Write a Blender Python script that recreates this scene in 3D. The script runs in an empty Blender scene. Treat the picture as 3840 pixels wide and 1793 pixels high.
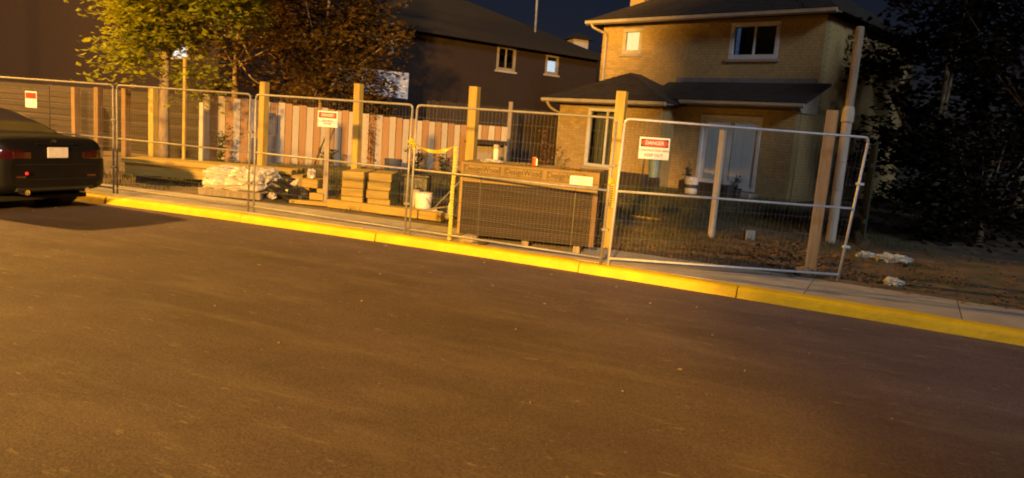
import bpy, math, random
from mathutils import Vector, Matrix, noise

sc = bpy.context.scene
C = sc.collection
R = math.radians

# ------------------------------------------------------------------ camera
PITCH, ROLL, CAMH = 0.147, 0.0761, 1.60
fw = Vector((0, math.cos(PITCH), -math.sin(PITCH)))
up = Vector((0, math.sin(PITCH), math.cos(PITCH)))
rt = Vector((1, 0, 0))
rx = rt * math.cos(ROLL) + up * math.sin(ROLL)
ru = -rt * math.sin(ROLL) + up * math.cos(ROLL)
cd = bpy.data.cameras.new('camera')
cam = bpy.data.objects.new('camera', cd)
C.objects.link(cam)
cam.matrix_world = Matrix(((rx.x, ru.x, -fw.x, 0), (rx.y, ru.y, -fw.y, 0), (rx.z, ru.z, -fw.z, CAMH), (0, 0, 0, 1)))
cd.sensor_width = 36
cd.lens = 26.0
cd.clip_end = 2000
sc.camera = cam

# ------------------------------------------------------------------ sky, cool fill sun, exposure
world = bpy.data.worlds.new('World')
sc.world = world
world.use_nodes = True
wn = world.node_tree.nodes
wl = world.node_tree.links
sky = wn.new('ShaderNodeTexSky')
sky.sky_type = 'NISHITA'
sky.sun_disc = False
sky.sun_elevation = R(28)
sky.sun_rotation = R(155)
sky.air_density = 1.6
sky.dust_density = 0.2
sky.ozone_density = 4.0
tint = wn.new('ShaderNodeMixRGB')
tint.blend_type = 'MULTIPLY'
tint.inputs[0].default_value = 1.0
tint.inputs[2].default_value = (0.80, 0.70, 1.15, 1)
bg = wn['Background']
wl.new(sky.outputs[0], tint.inputs[1])
wl.new(tint.outputs[0], bg.inputs[0])
bg.inputs[1].default_value = 0.0030

sd = bpy.data.lights.new('cool_fill', 'SUN')  # sun lamp added as cool fill in place of an unseen cool lamp
sd.energy = 1.15
sd.angle = R(12)
sd.color = (0.80, 0.88, 1.0)
sun = bpy.data.objects.new('cool_fill', sd)
C.objects.link(sun)
_az, _el = R(155), R(28)
_dir = Vector((math.sin(_az) * math.cos(_el), math.cos(_az) * math.cos(_el), math.sin(_el)))
sun.rotation_euler = _dir.to_track_quat('Z', 'Y').to_euler()
sun.location = _dir * 60

vs = sc.view_settings
vs.view_transform = 'Standard'
vs.look = 'None'
vs.exposure = 0.0
vs.gamma = 1.0
vs.use_curve_mapping = False
sc.cycles.use_denoising = True
sc.cycles.max_bounces = 6
sc.cycles.diffuse_bounces = 3
sc.cycles.transparent_max_bounces = 12
sc.cycles.sample_clamp_indirect = 4.0
sc.cycles.filter_width = 2.0
sc.cycles.caustics_reflective = False
sc.cycles.caustics_refractive = False

LAMP = Vector((-20.0, 15.0, 9.6))
LAMP_W = 33000.0
LAMP_COL = (1.0, 0.49, 0.085)
LAMP2 = Vector((-8.2, -32.0, 9.5))        # unseen lamp added behind the camera to light camera-facing sides
FILL_LAMP_W = 250000.0


# ------------------------------------------------------------------ materials
def nd(nt, t, **kw):
    n = nt.nodes.new(t)
    for k, v in kw.items():
        setattr(n, k, v)
    return n


def pm(name, c1, c2=None, scale=6.0, rough=0.7, bump=0.0, bscale=None, metal=0.0, stretch=(1, 1, 1), detail=5.0,
       rnd=0.0, lo=0.35, hi=0.65, spots=None, emit=None, coat=0.0, spec=0.5, trans=0.0, world=False):
    m = bpy.data.materials.new(name)
    m.use_nodes = True
    nt = m.node_tree
    b = nt.nodes['Principled BSDF']
    b.inputs['Roughness'].default_value = rough
    b.inputs['Metallic'].default_value = metal
    b.inputs['Specular IOR Level'].default_value = spec
    if coat:
        b.inputs['Coat Weight'].default_value = coat
        b.inputs['Coat Roughness'].default_value = 0.06
    if c2 is None:
        c2 = tuple(x * 0.72 for x in c1)
    tc = nd(nt, 'ShaderNodeTexCoord')
    mp = nd(nt, 'ShaderNodeMapping')
    mp.inputs['Scale'].default_value = stretch
    if world:
        ge = nd(nt, 'ShaderNodeNewGeometry')
        nt.links.new(ge.outputs['Position'], mp.inputs[0])
    else:
        nt.links.new(tc.outputs['Object'], mp.inputs[0])
    no = nd(nt, 'ShaderNodeTexNoise')
    no.inputs['Scale'].default_value = scale
    no.inputs['Detail'].default_value = detail
    no.inputs['Roughness'].default_value = 0.62
    nt.links.new(mp.outputs[0], no.inputs['Vector'])
    vec_off = None
    cr = nd(nt, 'ShaderNodeValToRGB')
    cr.color_ramp.elements[0].position = lo
    cr.color_ramp.elements[1].position = hi
    cr.color_ramp.elements[0].color = (*c2, 1)
    cr.color_ramp.elements[1].color = (*c1, 1)
    nt.links.new(no.outputs['Fac'], cr.inputs[0])
    col = cr.outputs[0]
    if spots:                       # (colour, scale, threshold, strength)
        sc_, ss, th, st = spots
        n2 = nd(nt, 'ShaderNodeTexNoise')
        n2.inputs['Scale'].default_value = ss
        n2.inputs['Detail'].default_value = 6
        n2.inputs['Roughness'].default_value = 0.7
        nt.links.new(mp.outputs[0], n2.inputs['Vector'])
        r2 = nd(nt, 'ShaderNodeValToRGB')
        r2.color_ramp.elements[0].position = th
        r2.color_ramp.elements[1].position = min(1, th + 0.07)
        r2.color_ramp.elements[0].color = (0, 0, 0, 1)
        r2.color_ramp.elements[1].color = (st, st, st, 1)
        nt.links.new(n2.outputs['Fac'], r2.inputs[0])
        mx = nd(nt, 'ShaderNodeMixRGB')
        nt.links.new(r2.outputs[0], mx.inputs[0])
        nt.links.new(col, mx.inputs[1])
        mx.inputs[2].default_value = (*sc_, 1)
        col = mx.outputs[0]
    if rnd:
        oi = nd(nt, 'ShaderNodeObjectInfo')
        mr = nd(nt, 'ShaderNodeMapRange')
        mr.inputs['To Min'].default_value = 1 - rnd
        mr.inputs['To Max'].default_value = 1 + rnd
        nt.links.new(oi.outputs['Random'], mr.inputs[0])
        hs = nd(nt, 'ShaderNodeHueSaturation')
        nt.links.new(mr.outputs[0], hs.inputs['Value'])
        nt.links.new(col, hs.inputs['Color'])
        col = hs.outputs[0]
        # shift the grain from piece to piece
        cb = nd(nt, 'ShaderNodeCombineXYZ')
        mm = nd(nt, 'ShaderNodeMath', operation='MULTIPLY')
        mm.inputs[1].default_value = 57.0
        nt.links.new(oi.outputs['Random'], mm.inputs[0])
        for i in range(3):
            nt.links.new(mm.outputs[0], cb.inputs[i])
        nt.links.new(cb.outputs[0], mp.inputs['Location'])
    nt.links.new(col, b.inputs['Base Color'])
    if bump:
        n3 = nd(nt, 'ShaderNodeTexNoise')
        n3.inputs['Scale'].default_value = bscale or scale * 4
        n3.inputs['Detail'].default_value = 6
        nt.links.new(mp.outputs[0], n3.inputs['Vector'])
        bp = nd(nt, 'ShaderNodeBump')
        bp.inputs['Strength'].default_value = min(1, bump)
        bp.inputs['Distance'].default_value = 0.02
        nt.links.new(n3.outputs['Fac'], bp.inputs['Height'])
        nt.links.new(bp.outputs[0], b.inputs['Normal'])
    if emit:
        b.inputs['Emission Color'].default_value = (*emit[0], 1)
        b.inputs['Emission Strength'].default_value = emit[1]
    if trans:
        tr = nd(nt, 'ShaderNodeBsdfTranslucent')
        nt.links.new(col, tr.inputs[0])
        ms = nd(nt, 'ShaderNodeMixShader')
        ms.inputs[0].default_value = trans
        nt.links.new(b.outputs[0], ms.inputs[1])
        nt.links.new(tr.outputs[0], ms.inputs[2])
        nt.links.new(ms.outputs[0], nt.nodes['Material Output'].inputs['Surface'])
    return m


def glass_mat(name, tintc, refl=0.9, ior=1.5):
    m = bpy.data.materials.new(name)
    m.use_nodes = True
    nt = m.node_tree
    nt.nodes.remove(nt.nodes['Principled BSDF'])
    t = nd(nt, 'ShaderNodeBsdfTransparent')
    t.inputs[0].default_value = (*tintc, 1)
    g = nd(nt, 'ShaderNodeBsdfGlossy')
    g.inputs['Roughness'].default_value = 0.03
    g.inputs[0].default_value = (refl, refl, refl, 1)
    f = nd(nt, 'ShaderNodeFresnel')
    f.inputs[0].default_value = ior
    no = nd(nt, 'ShaderNodeTexNoise')
    no.inputs['Scale'].default_value = 1.2
    bp = nd(nt, 'ShaderNodeBump')
    bp.inputs['Strength'].default_value = 0.05
    nt.links.new(no.outputs['Fac'], bp.inputs['Height'])
    nt.links.new(bp.outputs[0], g.inputs['Normal'])
    ms = nd(nt, 'ShaderNodeMixShader')
    nt.links.new(f.outputs[0], ms.inputs[0])
    nt.links.new(t.outputs[0], ms.inputs[1])
    nt.links.new(g.outputs[0], ms.inputs[2])
    nt.links.new(ms.outputs[0], nt.nodes['Material Output'].inputs['Surface'])
    return m


def asphalt_mat():
    m = bpy.data.materials.new('asphalt')
    m.use_nodes = True
    nt = m.node_tree
    L = nt.links.new
    b = nt.nodes['Principled BSDF']
    b.inputs['Specular IOR Level'].default_value = 0.25
    ge = nd(nt, 'ShaderNodeNewGeometry')
    pos = ge.outputs['Position']

    def noise_n(scale, detail=6, rough=0.6, stretch=None, rot=0):
        n = nd(nt, 'ShaderNodeTexNoise')
        n.inputs['Scale'].default_value = scale
        n.inputs['Detail'].default_value = detail
        n.inputs['Roughness'].default_value = rough
        if stretch:
            mr = nd(nt, 'ShaderNodeMapping')
            mr.inputs['Rotation'].default_value = (0, 0, rot)
            L(pos, mr.inputs[0])
            mp = nd(nt, 'ShaderNodeMapping')
            mp.inputs['Scale'].default_value = stretch
            L(mr.outputs[0], mp.inputs[0])
            L(mp.outputs[0], n.inputs['Vector'])
        else:
            L(pos, n.inputs['Vector'])
        return n.outputs['Fac']

    def ramp(src, p0, c0, p1, c1):
        r = nd(nt, 'ShaderNodeValToRGB')
        r.color_ramp.elements[0].position = p0
        r.color_ramp.elements[1].position = p1
        r.color_ramp.elements[0].color = (*c0, 1)
        r.color_ramp.elements[1].color = (*c1, 1)
        L(src, r.inputs[0])
        return r.outputs[0]

    def mix(f, a, c, mode='MIX'):
        x = nd(nt, 'ShaderNodeMixRGB')
        x.blend_type = mode
        if isinstance(f, float):
            x.inputs[0].default_value = f
        else:
            L(f, x.inputs[0])
        L(a, x.inputs[1])
        if isinstance(c, tuple):
            x.inputs[2].default_value = (*c, 1)
        else:
            L(c, x.inputs[2])
        return x.outputs[0]
    base = ramp(noise_n(0.9, 5, 0.65), 0.33, (0.082, 0.063, 0.078), 0.68, (0.106, 0.082, 0.100))
    # wheel-worn streaks running along the street
    streak = ramp(noise_n(1.0, 5, 0.6, (0.22, 1.5, 1), R(24)), 0.36, (0.90, 0.90, 0.90), 0.66, (1.08, 1.08, 1.08))
    base = mix(1.0, base, streak, 'MULTIPLY')
    grit = ramp(noise_n(48, 5, 0.85), 0.32, (0.55, 0.55, 0.55), 0.68, (1.5, 1.5, 1.5))
    base = mix(1.0, base, grit, 'MULTIPLY')
    patch = ramp(noise_n(0.42, 4, 0.5, (0.6, 1.3, 1), R(24)), 0.58, (0, 0, 0), 0.68, (0.55, 0.55, 0.55))
    base = mix(patch, base, (0.066, 0.054, 0.051))
    # pale scuffs and dried mud
    scuff = ramp(noise_n(5.0, 8, 0.78, (0.30, 1.7, 1), R(24)), 0.575, (0, 0, 0), 0.74, (0.62, 0.62, 0.62))
    base = mix(scuff, base, (0.22, 0.19, 0.165))
    dust = ramp(noise_n(1.5, 6, 0.62, (0.45, 1.7, 1), R(24)), 0.52, (0, 0, 0), 0.72, (0.55, 0.55, 0.55))
    base = mix(dust, base, (0.155, 0.130, 0.128))
    fleck = ramp(noise_n(11.0, 4, 0.65, (0.42, 1.35, 1), R(24)), 0.635, (0, 0, 0), 0.74, (0.8, 0.8, 0.8))
    base = mix(fleck, base, (0.235, 0.20, 0.18))
    stain = ramp(noise_n(0.75, 5, 0.6, (0.6, 1.3, 1), R(24)), 0.60, (0, 0, 0), 0.70, (0.5, 0.5, 0.5))
    base = mix(stain, base, (0.050, 0.040, 0.042))
    dots = ramp(noise_n(23, 2, 0.5), 0.735, (0, 0, 0), 0.77, (0.6, 0.6, 0.6))
    base = mix(dots, base, (0.24, 0.22, 0.19))
    L(base, b.inputs['Base Color'])
    ro = ramp(noise_n(2.2, 4), 0.3, (0.72, 0.72, 0.72), 0.7, (0.92, 0.92, 0.92))
    L(ro, b.inputs['Roughness'])
    bp = nd(nt, 'ShaderNodeBump')
    bp.inputs['Strength'].default_value = 0.45
    bp.inputs['Distance'].default_value = 0.012
    L(noise_n(60, 6, 0.7), bp.inputs['Height'])
    L(bp.outputs[0], b.inputs['Normal'])
    return m


M = {}
M['asphalt'] = asphalt_mat()
M['kerb_paint'] = pm('kerb_paint', (0.72, 0.51, 0.008), (0.60, 0.42, 0.010), 3.5, 0.55, 0.35, 18,
                     spots=((0.30, 0.24, 0.14), 8.0, 0.62, 0.6), world=True)
M['concrete'] = pm('concrete', (0.42, 0.385, 0.33), (0.32, 0.29, 0.25), 2.2, 0.85, 0.35, 60, rnd=0.08,
                   spots=((0.15, 0.13, 0.11), 5.0, 0.63, 0.5), world=True)
M['gravel_base'] = pm('gravel_base', (0.12, 0.10, 0.08), None, 20, 0.9, 0.5)
M['soil'] = pm('soil', (0.150, 0.105, 0.062), (0.060, 0.046, 0.026), 2.0, 0.95, 0.9, 14,
               spots=((0.060, 0.075, 0.020), 1.3, 0.54, 0.8), world=True)
M['far_ground'] = pm('far_ground', (0.05, 0.05, 0.03), (0.03, 0.035, 0.02), 0.5, 0.95, world=True)
M['galv'] = pm('galvanised_steel', (0.33, 0.325, 0.32), (0.24, 0.235, 0.23), 14, 0.52, 0.08, metal=0.45)
M['galv_bright'] = pm('brightened_galvanised_steel', (0.58, 0.59, 0.63), (0.47, 0.48, 0.52), 14, 0.5, 0.06, metal=0.25)  # paler bluish copy of the steel, cool light put into its colour
M['galv_dim'] = pm('dimmed_galvanised_steel', (0.24, 0.215, 0.185), (0.16, 0.145, 0.125), 14, 0.6, 0.08, metal=0.3)  # darker brown copy of the steel for tubes unlit on the near side
M['wire'] = pm('wire_steel', (0.34, 0.34, 0.35), (0.26, 0.26, 0.27), 20, 0.6, metal=0.4)
M['wood_new'] = pm('new_lumber', (0.40, 0.285, 0.06), (0.29, 0.195, 0.04), 5, 0.72, 0.25, 30, stretch=(5, 5, 0.5), rnd=0.14)
M['wood_x'] = pm('new_lumber_lengthwise', (0.38, 0.275, 0.055), (0.27, 0.185, 0.038), 5, 0.72, 0.25, 30, stretch=(0.5, 5, 5), rnd=0.14)
M['wood_grey'] = pm('weathered_lumber', (0.30, 0.25, 0.18), (0.19, 0.155, 0.11), 5, 0.8, 0.25, 30, stretch=(5, 5, 0.5), rnd=0.15)
M['wood_dark'] = pm('dark_stained_lumber', (0.032, 0.020, 0.014), (0.019, 0.013, 0.009), 6, 0.8, 0.25, 30, stretch=(5, 5, 0.6), rnd=0.25)
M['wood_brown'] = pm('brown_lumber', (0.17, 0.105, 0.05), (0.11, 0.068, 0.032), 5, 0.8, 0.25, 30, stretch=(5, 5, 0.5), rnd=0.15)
M['wood_weath'] = pm('greying_lumber', (0.36, 0.27, 0.16), (0.25, 0.18, 0.105), 5, 0.78, 0.25, 30, stretch=(5, 5, 0.5))
M['board_pale'] = pm('pale_weathered_board', (0.47, 0.41, 0.31), (0.37, 0.32, 0.235), 5, 0.8, 0.25, 25, stretch=(5, 5, 0.5), rnd=0.07)
M['board_rust'] = pm('rust_stained_board', (0.36, 0.205, 0.085), (0.28, 0.155, 0.06), 5, 0.8, 0.25, 25, stretch=(5, 5, 0.5), rnd=0.08)
M['stack_board'] = pm('brown_treated_board', (0.052, 0.035, 0.022), (0.026, 0.018, 0.011), 5, 0.75, 0.25, 30, stretch=(0.5, 6, 8), rnd=0.30)
M['stack_tan'] = pm('tan_packing_board', (0.31, 0.215, 0.055), (0.22, 0.15, 0.04), 4, 0.75, 0.15, 20, stretch=(0.5, 5, 5), rnd=0.10)
M['carton'] = pm('carton', (0.26, 0.18, 0.052), (0.20, 0.135, 0.04), 3, 0.8, 0.12, 14)
M['print_dark'] = pm('brown_print', (0.105, 0.068, 0.024), None, 10, 0.8)
M['white'] = pm('white_vinyl', (0.62, 0.62, 0.62), (0.52, 0.52, 0.52), 3, 0.45, 0.03)
M['trim'] = pm('cream_trim', (0.44, 0.39, 0.31), (0.34, 0.30, 0.24), 3, 0.5, 0.05)
M['white_plastic'] = pm('white_plastic', (0.76, 0.74, 0.70), (0.58, 0.55, 0.50), 6, 0.42, 0.1)
M['sheet'] = pm('wrapping_film', (0.66, 0.63, 0.56), (0.40, 0.37, 0.31), 7, 0.32, 0.5, 16, trans=0.12)
M['bag'] = pm('cement_bag_paper', (0.52, 0.48, 0.42), (0.36, 0.33, 0.28), 5, 0.7, 0.3, 18)
M['black_plastic'] = pm('black_plastic', (0.012, 0.012, 0.013), (0.022, 0.021, 0.02), 6, 0.35, 0.3, 14)
M['sign_white'] = pm('sign_white', (0.80, 0.80, 0.80), (0.72, 0.72, 0.72), 5, 0.45, emit=((0.9, 0.88, 1.0), 0.0))
M['sign_red'] = pm('sign_red', (0.62, 0.055, 0.025), (0.52, 0.045, 0.02), 6, 0.45)
M['sign_black'] = pm('sign_black', (0.015, 0.015, 0.016), None, 6, 0.5)
M['tape'] = pm('caution_tape', (0.56, 0.46, 0.015), (0.46, 0.37, 0.015), 8, 0.4, 0.1)
M['brick'] = pm('yellow_brick', (0.46, 0.335, 0.145), (0.34, 0.245, 0.105), 9, 0.88, 0.4, 60, rnd=0.16)
M['mortar'] = pm('mortar', (0.30, 0.23, 0.095), (0.24, 0.18, 0.075), 12, 0.95, 0.3, 60)
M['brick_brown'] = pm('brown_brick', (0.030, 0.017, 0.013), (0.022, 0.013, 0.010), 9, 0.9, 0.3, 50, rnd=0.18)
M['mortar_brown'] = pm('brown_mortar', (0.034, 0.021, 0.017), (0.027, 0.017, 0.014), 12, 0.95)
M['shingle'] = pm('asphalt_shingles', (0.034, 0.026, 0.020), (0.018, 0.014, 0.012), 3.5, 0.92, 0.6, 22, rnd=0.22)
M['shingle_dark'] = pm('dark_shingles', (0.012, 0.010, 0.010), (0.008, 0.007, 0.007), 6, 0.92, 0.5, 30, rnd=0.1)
M['flashing'] = pm('grey_flashing', (0.20, 0.22, 0.25), (0.15, 0.165, 0.19), 4, 0.5, metal=0.2)
M['glass'] = glass_mat('window_glass', (0.75, 0.78, 0.80))
M['room'] = pm('dark_room', (0.020, 0.020, 0.022), None, 2, 0.9)
M['curtain'] = pm('curtain_cloth', (0.34, 0.32, 0.28), (0.22, 0.20, 0.17), 3, 0.9, 0.2, stretch=(10, 1, 0.4))
M['blind_lit'] = pm('lit_blind', (0.75, 0.70, 0.55), (0.66, 0.62, 0.48), 3, 0.8, emit=((1.0, 0.74, 0.34), 1.7))
M['blind_grey'] = pm('grey_blind', (0.70, 0.71, 0.72), (0.58, 0.59, 0.60), 2, 0.8, stretch=(8, 1, 0.3), emit=((0.85, 0.92, 1.0), 0.10))  # faint glow put in so the blind stands out brighter than the wall
M['blue_lit'] = pm('blue_lit_curtain', (0.3, 0.4, 0.6), (0.04, 0.05, 0.08), 7, 0.8, stretch=(1, 1, 2.2), emit=((0.35, 0.55, 1.0), 0.10))
M['lit_white'] = pm('lit_window', (0.8, 0.85, 0.9), None, 3, 0.8, emit=((0.86, 0.95, 1.0), 1.5))
M['bark'] = pm('bark', (0.36, 0.27, 0.16), (0.21, 0.155, 0.09), 7, 0.9, 0.7, 20, stretch=(3, 3, 0.6))
M['leaf'] = pm('maple_leaf', (0.38, 0.38, 0.020), (0.22, 0.23, 0.015), 1.1, 0.75, spec=0.15, rnd=0, trans=0.42, world=True, lo=0.38, hi=0.62)
M['leaf_brown'] = pm('bronze_leaf', (0.20, 0.12, 0.026), (0.035, 0.024, 0.009), 1.4, 0.8, spec=0.12, trans=0.25, world=True)
M['leaf_dark'] = pm('evergreen_leaf', (0.026, 0.020, 0.013), (0.011, 0.010, 0.007), 1.2, 0.9, spec=0.05, trans=0.2, world=True)
M['grass'] = pm('grass_blade', (0.110, 0.100, 0.020), (0.055, 0.060, 0.014), 1.5, 0.7, trans=0.25, world=True)
M['straw'] = pm('dry_grass_blade', (0.24, 0.175, 0.065), (0.13, 0.10, 0.035), 2, 0.8, trans=0.2, world=True)
M['litter'] = pm('dead_leaf', (0.21, 0.115, 0.05), (0.10, 0.058, 0.028), 3, 0.85, trans=0.15, world=True)
M['chip'] = pm('pale_chip', (0.20, 0.165, 0.12), (0.12, 0.10, 0.07), 3, 0.85, world=True)
M['weed'] = pm('weed_leaf', (0.075, 0.085, 0.022), (0.035, 0.042, 0.014), 4, 0.65, trans=0.25)
M['flower'] = pm('rusty_flower', (0.34, 0.13, 0.06), (0.18, 0.075, 0.035), 4, 0.7, trans=0.2)
M['car_paint'] = pm('black_car_paint', (0.008, 0.008, 0.010), (0.006, 0.006, 0.008), 2, 0.5, coat=0.06, spec=0.12)
M['car_glass'] = pm('tinted_car_glass', (0.050, 0.040, 0.032), (0.040, 0.034, 0.028), 2, 0.16, spec=0.9)
M['rubber'] = pm('tyre_rubber', (0.014, 0.014, 0.014), None, 10, 0.85, 0.2)
M['alloy'] = pm('alloy_rim', (0.30, 0.30, 0.31), None, 6, 0.35, metal=0.8)
M['chrome'] = pm('chrome', (0.75, 0.75, 0.76), None, 6, 0.12, metal=1.0)
M['tail_red'] = pm('tail_lamp_red', (0.040, 0.005, 0.004), (0.028, 0.004, 0.004), 10, 0.12, coat=1.0)
M['glint_red'] = pm('glowing_red_glint', (0.5, 0.02, 0.015), None, 8, 0.3, emit=((1.0, 0.03, 0.02), 0.9))
M['plate'] = pm('licence_plate', (0.72, 0.70, 0.74), (0.60, 0.58, 0.63), 9, 0.4)
M['steel_dark'] = pm('dark_steel', (0.06, 0.06, 0.062), None, 6, 0.5, metal=0.5)
M['sodium'] = pm('lit_lens', (0.9, 0.7, 0.4), None, 2, 0.5, emit=((1.0, 0.55, 0.14), 30.0))
M['pvc'] = pm('pvc_pipe', (0.52, 0.46, 0.38), (0.38, 0.33, 0.27), 4, 0.5, 0.1, stretch=(3, 3, 0.6))
M['pvc_white'] = pm('whitewashed_lumber', (0.62, 0.57, 0.48), (0.46, 0.36, 0.24), 4, 0.7, 0.1, stretch=(4, 4, 0.6))
M['blue_board'] = pm('blue_grey_board', (0.06, 0.07, 0.12), (0.045, 0.05, 0.085), 5, 0.7)
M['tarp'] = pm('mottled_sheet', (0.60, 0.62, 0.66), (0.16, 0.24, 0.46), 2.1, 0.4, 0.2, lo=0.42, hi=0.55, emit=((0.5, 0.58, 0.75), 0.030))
M['green_paint'] = pm('faded_green_paint', (0.045, 0.065, 0.040), (0.030, 0.042, 0.028), 4, 0.8, 0.2, stretch=(4, 4, 0.5), rnd=0.2)
M['can_red'] = pm('red_can', (0.62, 0.10, 0.02), (0.55, 0.08, 0.02), 9, 0.3, metal=0.3)
M['aluminium'] = pm('aluminium', (0.70, 0.70, 0.72), None, 9, 0.3, metal=0.8)
M['stone'] = pm('rough_stone', (0.36, 0.30, 0.19), (0.24, 0.20, 0.13), 9, 0.9, 0.6, 20)
M['terracotta'] = pm('dark_pot', (0.045, 0.034, 0.030), None, 6, 0.8)
M['yellow_plastic'] = pm('yellow_plastic', (0.60, 0.40, 0.04), None, 5, 0.4)
M['teal_plastic'] = pm('teal_plastic', (0.22, 0.32, 0.32), None, 5, 0.5)


# ------------------------------------------------------------------ mesh builder
class MB:
    def __init__(self):
        self.v = []
        self.f = []

    def add(self, vs_, fs_):
        n = len(self.v)
        self.v += [tuple(p) for p in vs_]
        self.f += [tuple(i + n for i in q) for q in fs_]
        return self

    def box(self, x0, x1, y0, y1, z0, z1, mat=None):
        ps = [(x0, y0, z0), (x1, y0, z0), (x1, y1, z0), (x0, y1, z0), (x0, y0, z1), (x1, y0, z1), (x1, y1, z1), (x0, y1, z1)]
        if mat:
            ps = [mat @ Vector(p) for p in ps]
        return self.add(ps, [(3, 2, 1, 0), (4, 5, 6, 7), (0, 1, 5, 4), (1, 2, 6, 5), (2, 3, 7, 6), (3, 0, 4, 7)])

    def tube(self, pts, r, n=8, r2=None, cap=True):
        pts = [Vector(p) for p in pts]
        k = len(pts)
        rings = []
        prev = None
        for i, p in enumerate(pts):
            t = (pts[min(i + 1, k - 1)] - pts[max(i - 1, 0)]).normalized()
            if prev is None:
                a = Vector((0, 0, 1)) if abs(t.z) < 0.9 else Vector((1, 0, 0))
                u = t.cross(a).normalized()
            else:
                u = (prev - t * prev.dot(t)).normalized()
            prev = u
            w = t.cross(u)
            rr = r if r2 is None else r + (r2 - r) * i / max(1, k - 1)
            rings.append([p + (u * math.cos(2 * math.pi * j / n) + w * math.sin(2 * math.pi * j / n)) * rr for j in range(n)])
        vs_ = [q for rg in rings for q in rg]
        fs_ = []
        for i in range(k - 1):
            for j in range(n):
                a, b = i * n + j, i * n + (j + 1) % n
                fs_.append((a, b, b + n, a + n))
        if cap:
            fs_.append(tuple(range(n))[::-1])
            fs_.append(tuple((k - 1) * n + j for j in range(n)))
        return self.add(vs_, fs_)

    def lathe(self, prof, n=20, c=(0, 0, 0)):
        vs_, fs_ = [], []
        for (r, z) in prof:
            for j in range(n):
                a = 2 * math.pi * j / n
                vs_.append((c[0] + r * math.cos(a), c[1] + r * math.sin(a), c[2] + z))
        for i in range(len(prof) - 1):
            for j in range(n):
                a, b = i * n + j, i * n + (j + 1) % n
                fs_.append((a, b, b + n, a + n))
        fs_.append(tuple(range(n))[::-1])
        fs_.append(tuple((len(prof) - 1) * n + j for j in range(n)))
        return self.add(vs_, fs_)

    def prism(self, pts, off):            # polygon extruded by a vector
        n = len(pts)
        o = Vector(off)
        vs_ = [Vector(p) for p in pts] + [Vector(p) + o for p in pts]
        fs_ = [tuple(range(n))[::-1], tuple(range(n, 2 * n))] + [(i, (i + 1) % n, (i + 1) % n + n, i + n) for i in range(n)]
        return self.add(vs_, fs_)

    def mesh(self, name, m, smooth=False):
        me = bpy.data.meshes.new(name)
        me.from_pydata(self.v, [], self.f)
        if smooth:
            me.polygons.foreach_set('use_smooth', [True] * len(me.polygons))
        me.materials.append(M[m] if isinstance(m, str) else m)
        me.update()
        return me

    def build(self, name, m, parent=None, loc=None, rz=None, smooth=False, bevel=0.0):
        o = bpy.data.objects.new(name, self.mesh(name, m, smooth))
        C.objects.link(o)
        if parent:
            o.parent = parent
        if loc is not None:
            o.location = loc
        if rz is not None:
            o.rotation_euler = (0, 0, rz)
        if bevel:
            b = o.modifiers.new('bevel', 'BEVEL')
            b.width = bevel
            b.segments = 2
            b.limit_method = 'ANGLE'
        return o


def inst(name, me, parent=None, loc=(0, 0, 0), rot=(0, 0, 0), scale=(1, 1, 1)):
    o = bpy.data.objects.new(name, me)
    C.objects.link(o)
    if parent:
        o.parent = parent
    o.location = loc
    o.rotation_euler = rot
    o.scale = scale
    return o


def tag(o, label=None, cat=None, group=None, kind=None):
    if label:
        o['label'] = label
    if cat:
        o['category'] = cat
    if group:
        o['group'] = group
    if kind:
        o['kind'] = kind
    return o


def thing(name, label, cat, loc=(0, 0, 0), rz=0.0, group=None):
    o = bpy.data.objects.new(name, None)
    C.objects.link(o)
    o.empty_display_size = 0.2
    o.location = loc
    o.rotation_euler = (0, 0, rz)
    return tag(o, label, cat, group)


def text_obj(name, body, size, m, parent, loc, rot, extrude=0.002, sx=1.0):
    cu = bpy.data.curves.new(name, 'FONT')
    cu.body = body
    cu.size = size
    cu.extrude = extrude
    cu.align_x = 'CENTER'
    cu.align_y = 'CENTER'
    cu.offset = size * 0.015
    tmp = bpy.data.objects.new('tmp_text', cu)
    C.objects.link(tmp)
    me = bpy.data.meshes.new_from_object(tmp.evaluated_get(bpy.context.evaluated_depsgraph_get()))
    bpy.data.objects.remove(tmp)
    me.materials.clear()
    me.materials.append(M[m])
    o = inst(name, me, parent, loc, rot, (sx, 1, 1))
    return o


def n3(p, s, seed=0.0):
    return noise.noise(Vector((p[0] * s + seed, p[1] * s + seed * 1.7, p[2] * s - seed)))


def blob_mesh(name, m, sx, sy, sz, seed, amp=0.18, freq=3.0, nu=22, nv=14, flat=True, sq=1.0):
    mb = MB()
    vs_, fs_ = [], []
    for i in range(nv + 1):
        th = math.pi * i / nv
        for j in range(nu):
            ph = 2 * math.pi * j / nu
            d = Vector((math.sin(th) * math.cos(ph), math.sin(th) * math.sin(ph), math.cos(th)))
            k = 1 + amp * n3(d, freq, seed) + amp * 0.6 * abs(n3(d, freq * 2.3, seed + 9))
            if sq != 1.0:
                d = Vector([math.copysign(abs(c) ** sq, c) for c in d])
            # squarish
            q = max(abs(d.x), abs(d.y))
            k *= 1 + 0.18 * (1 - q)
            p = Vector((d.x * sx * k, d.y * sy * k, d.z * sz * k + sz))
            if flat:
                p.z = max(0.0, p.z)
            vs_.append(p)
    for i in range(nv):
        for j in range(nu):
            a, b = i * nu + j, i * nu + (j + 1) % nu
            fs_.append((a, a + nu, b + nu, b))
    mb.add(vs_, fs_)
    return mb


# ------------------------------------------------------------------ street geometry
def ky(x):
    return 9.57 - 0.44 * x - 0.010 * x * x


def kp(x, o, z=0.0):                     # point on the kerb line at x, o metres towards the houses
    d = Vector((0.44 + 0.02 * x, 1.0))
    d.normalize()
    return Vector((x + d.x * o, ky(x) + d.y * o, z))


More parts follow.
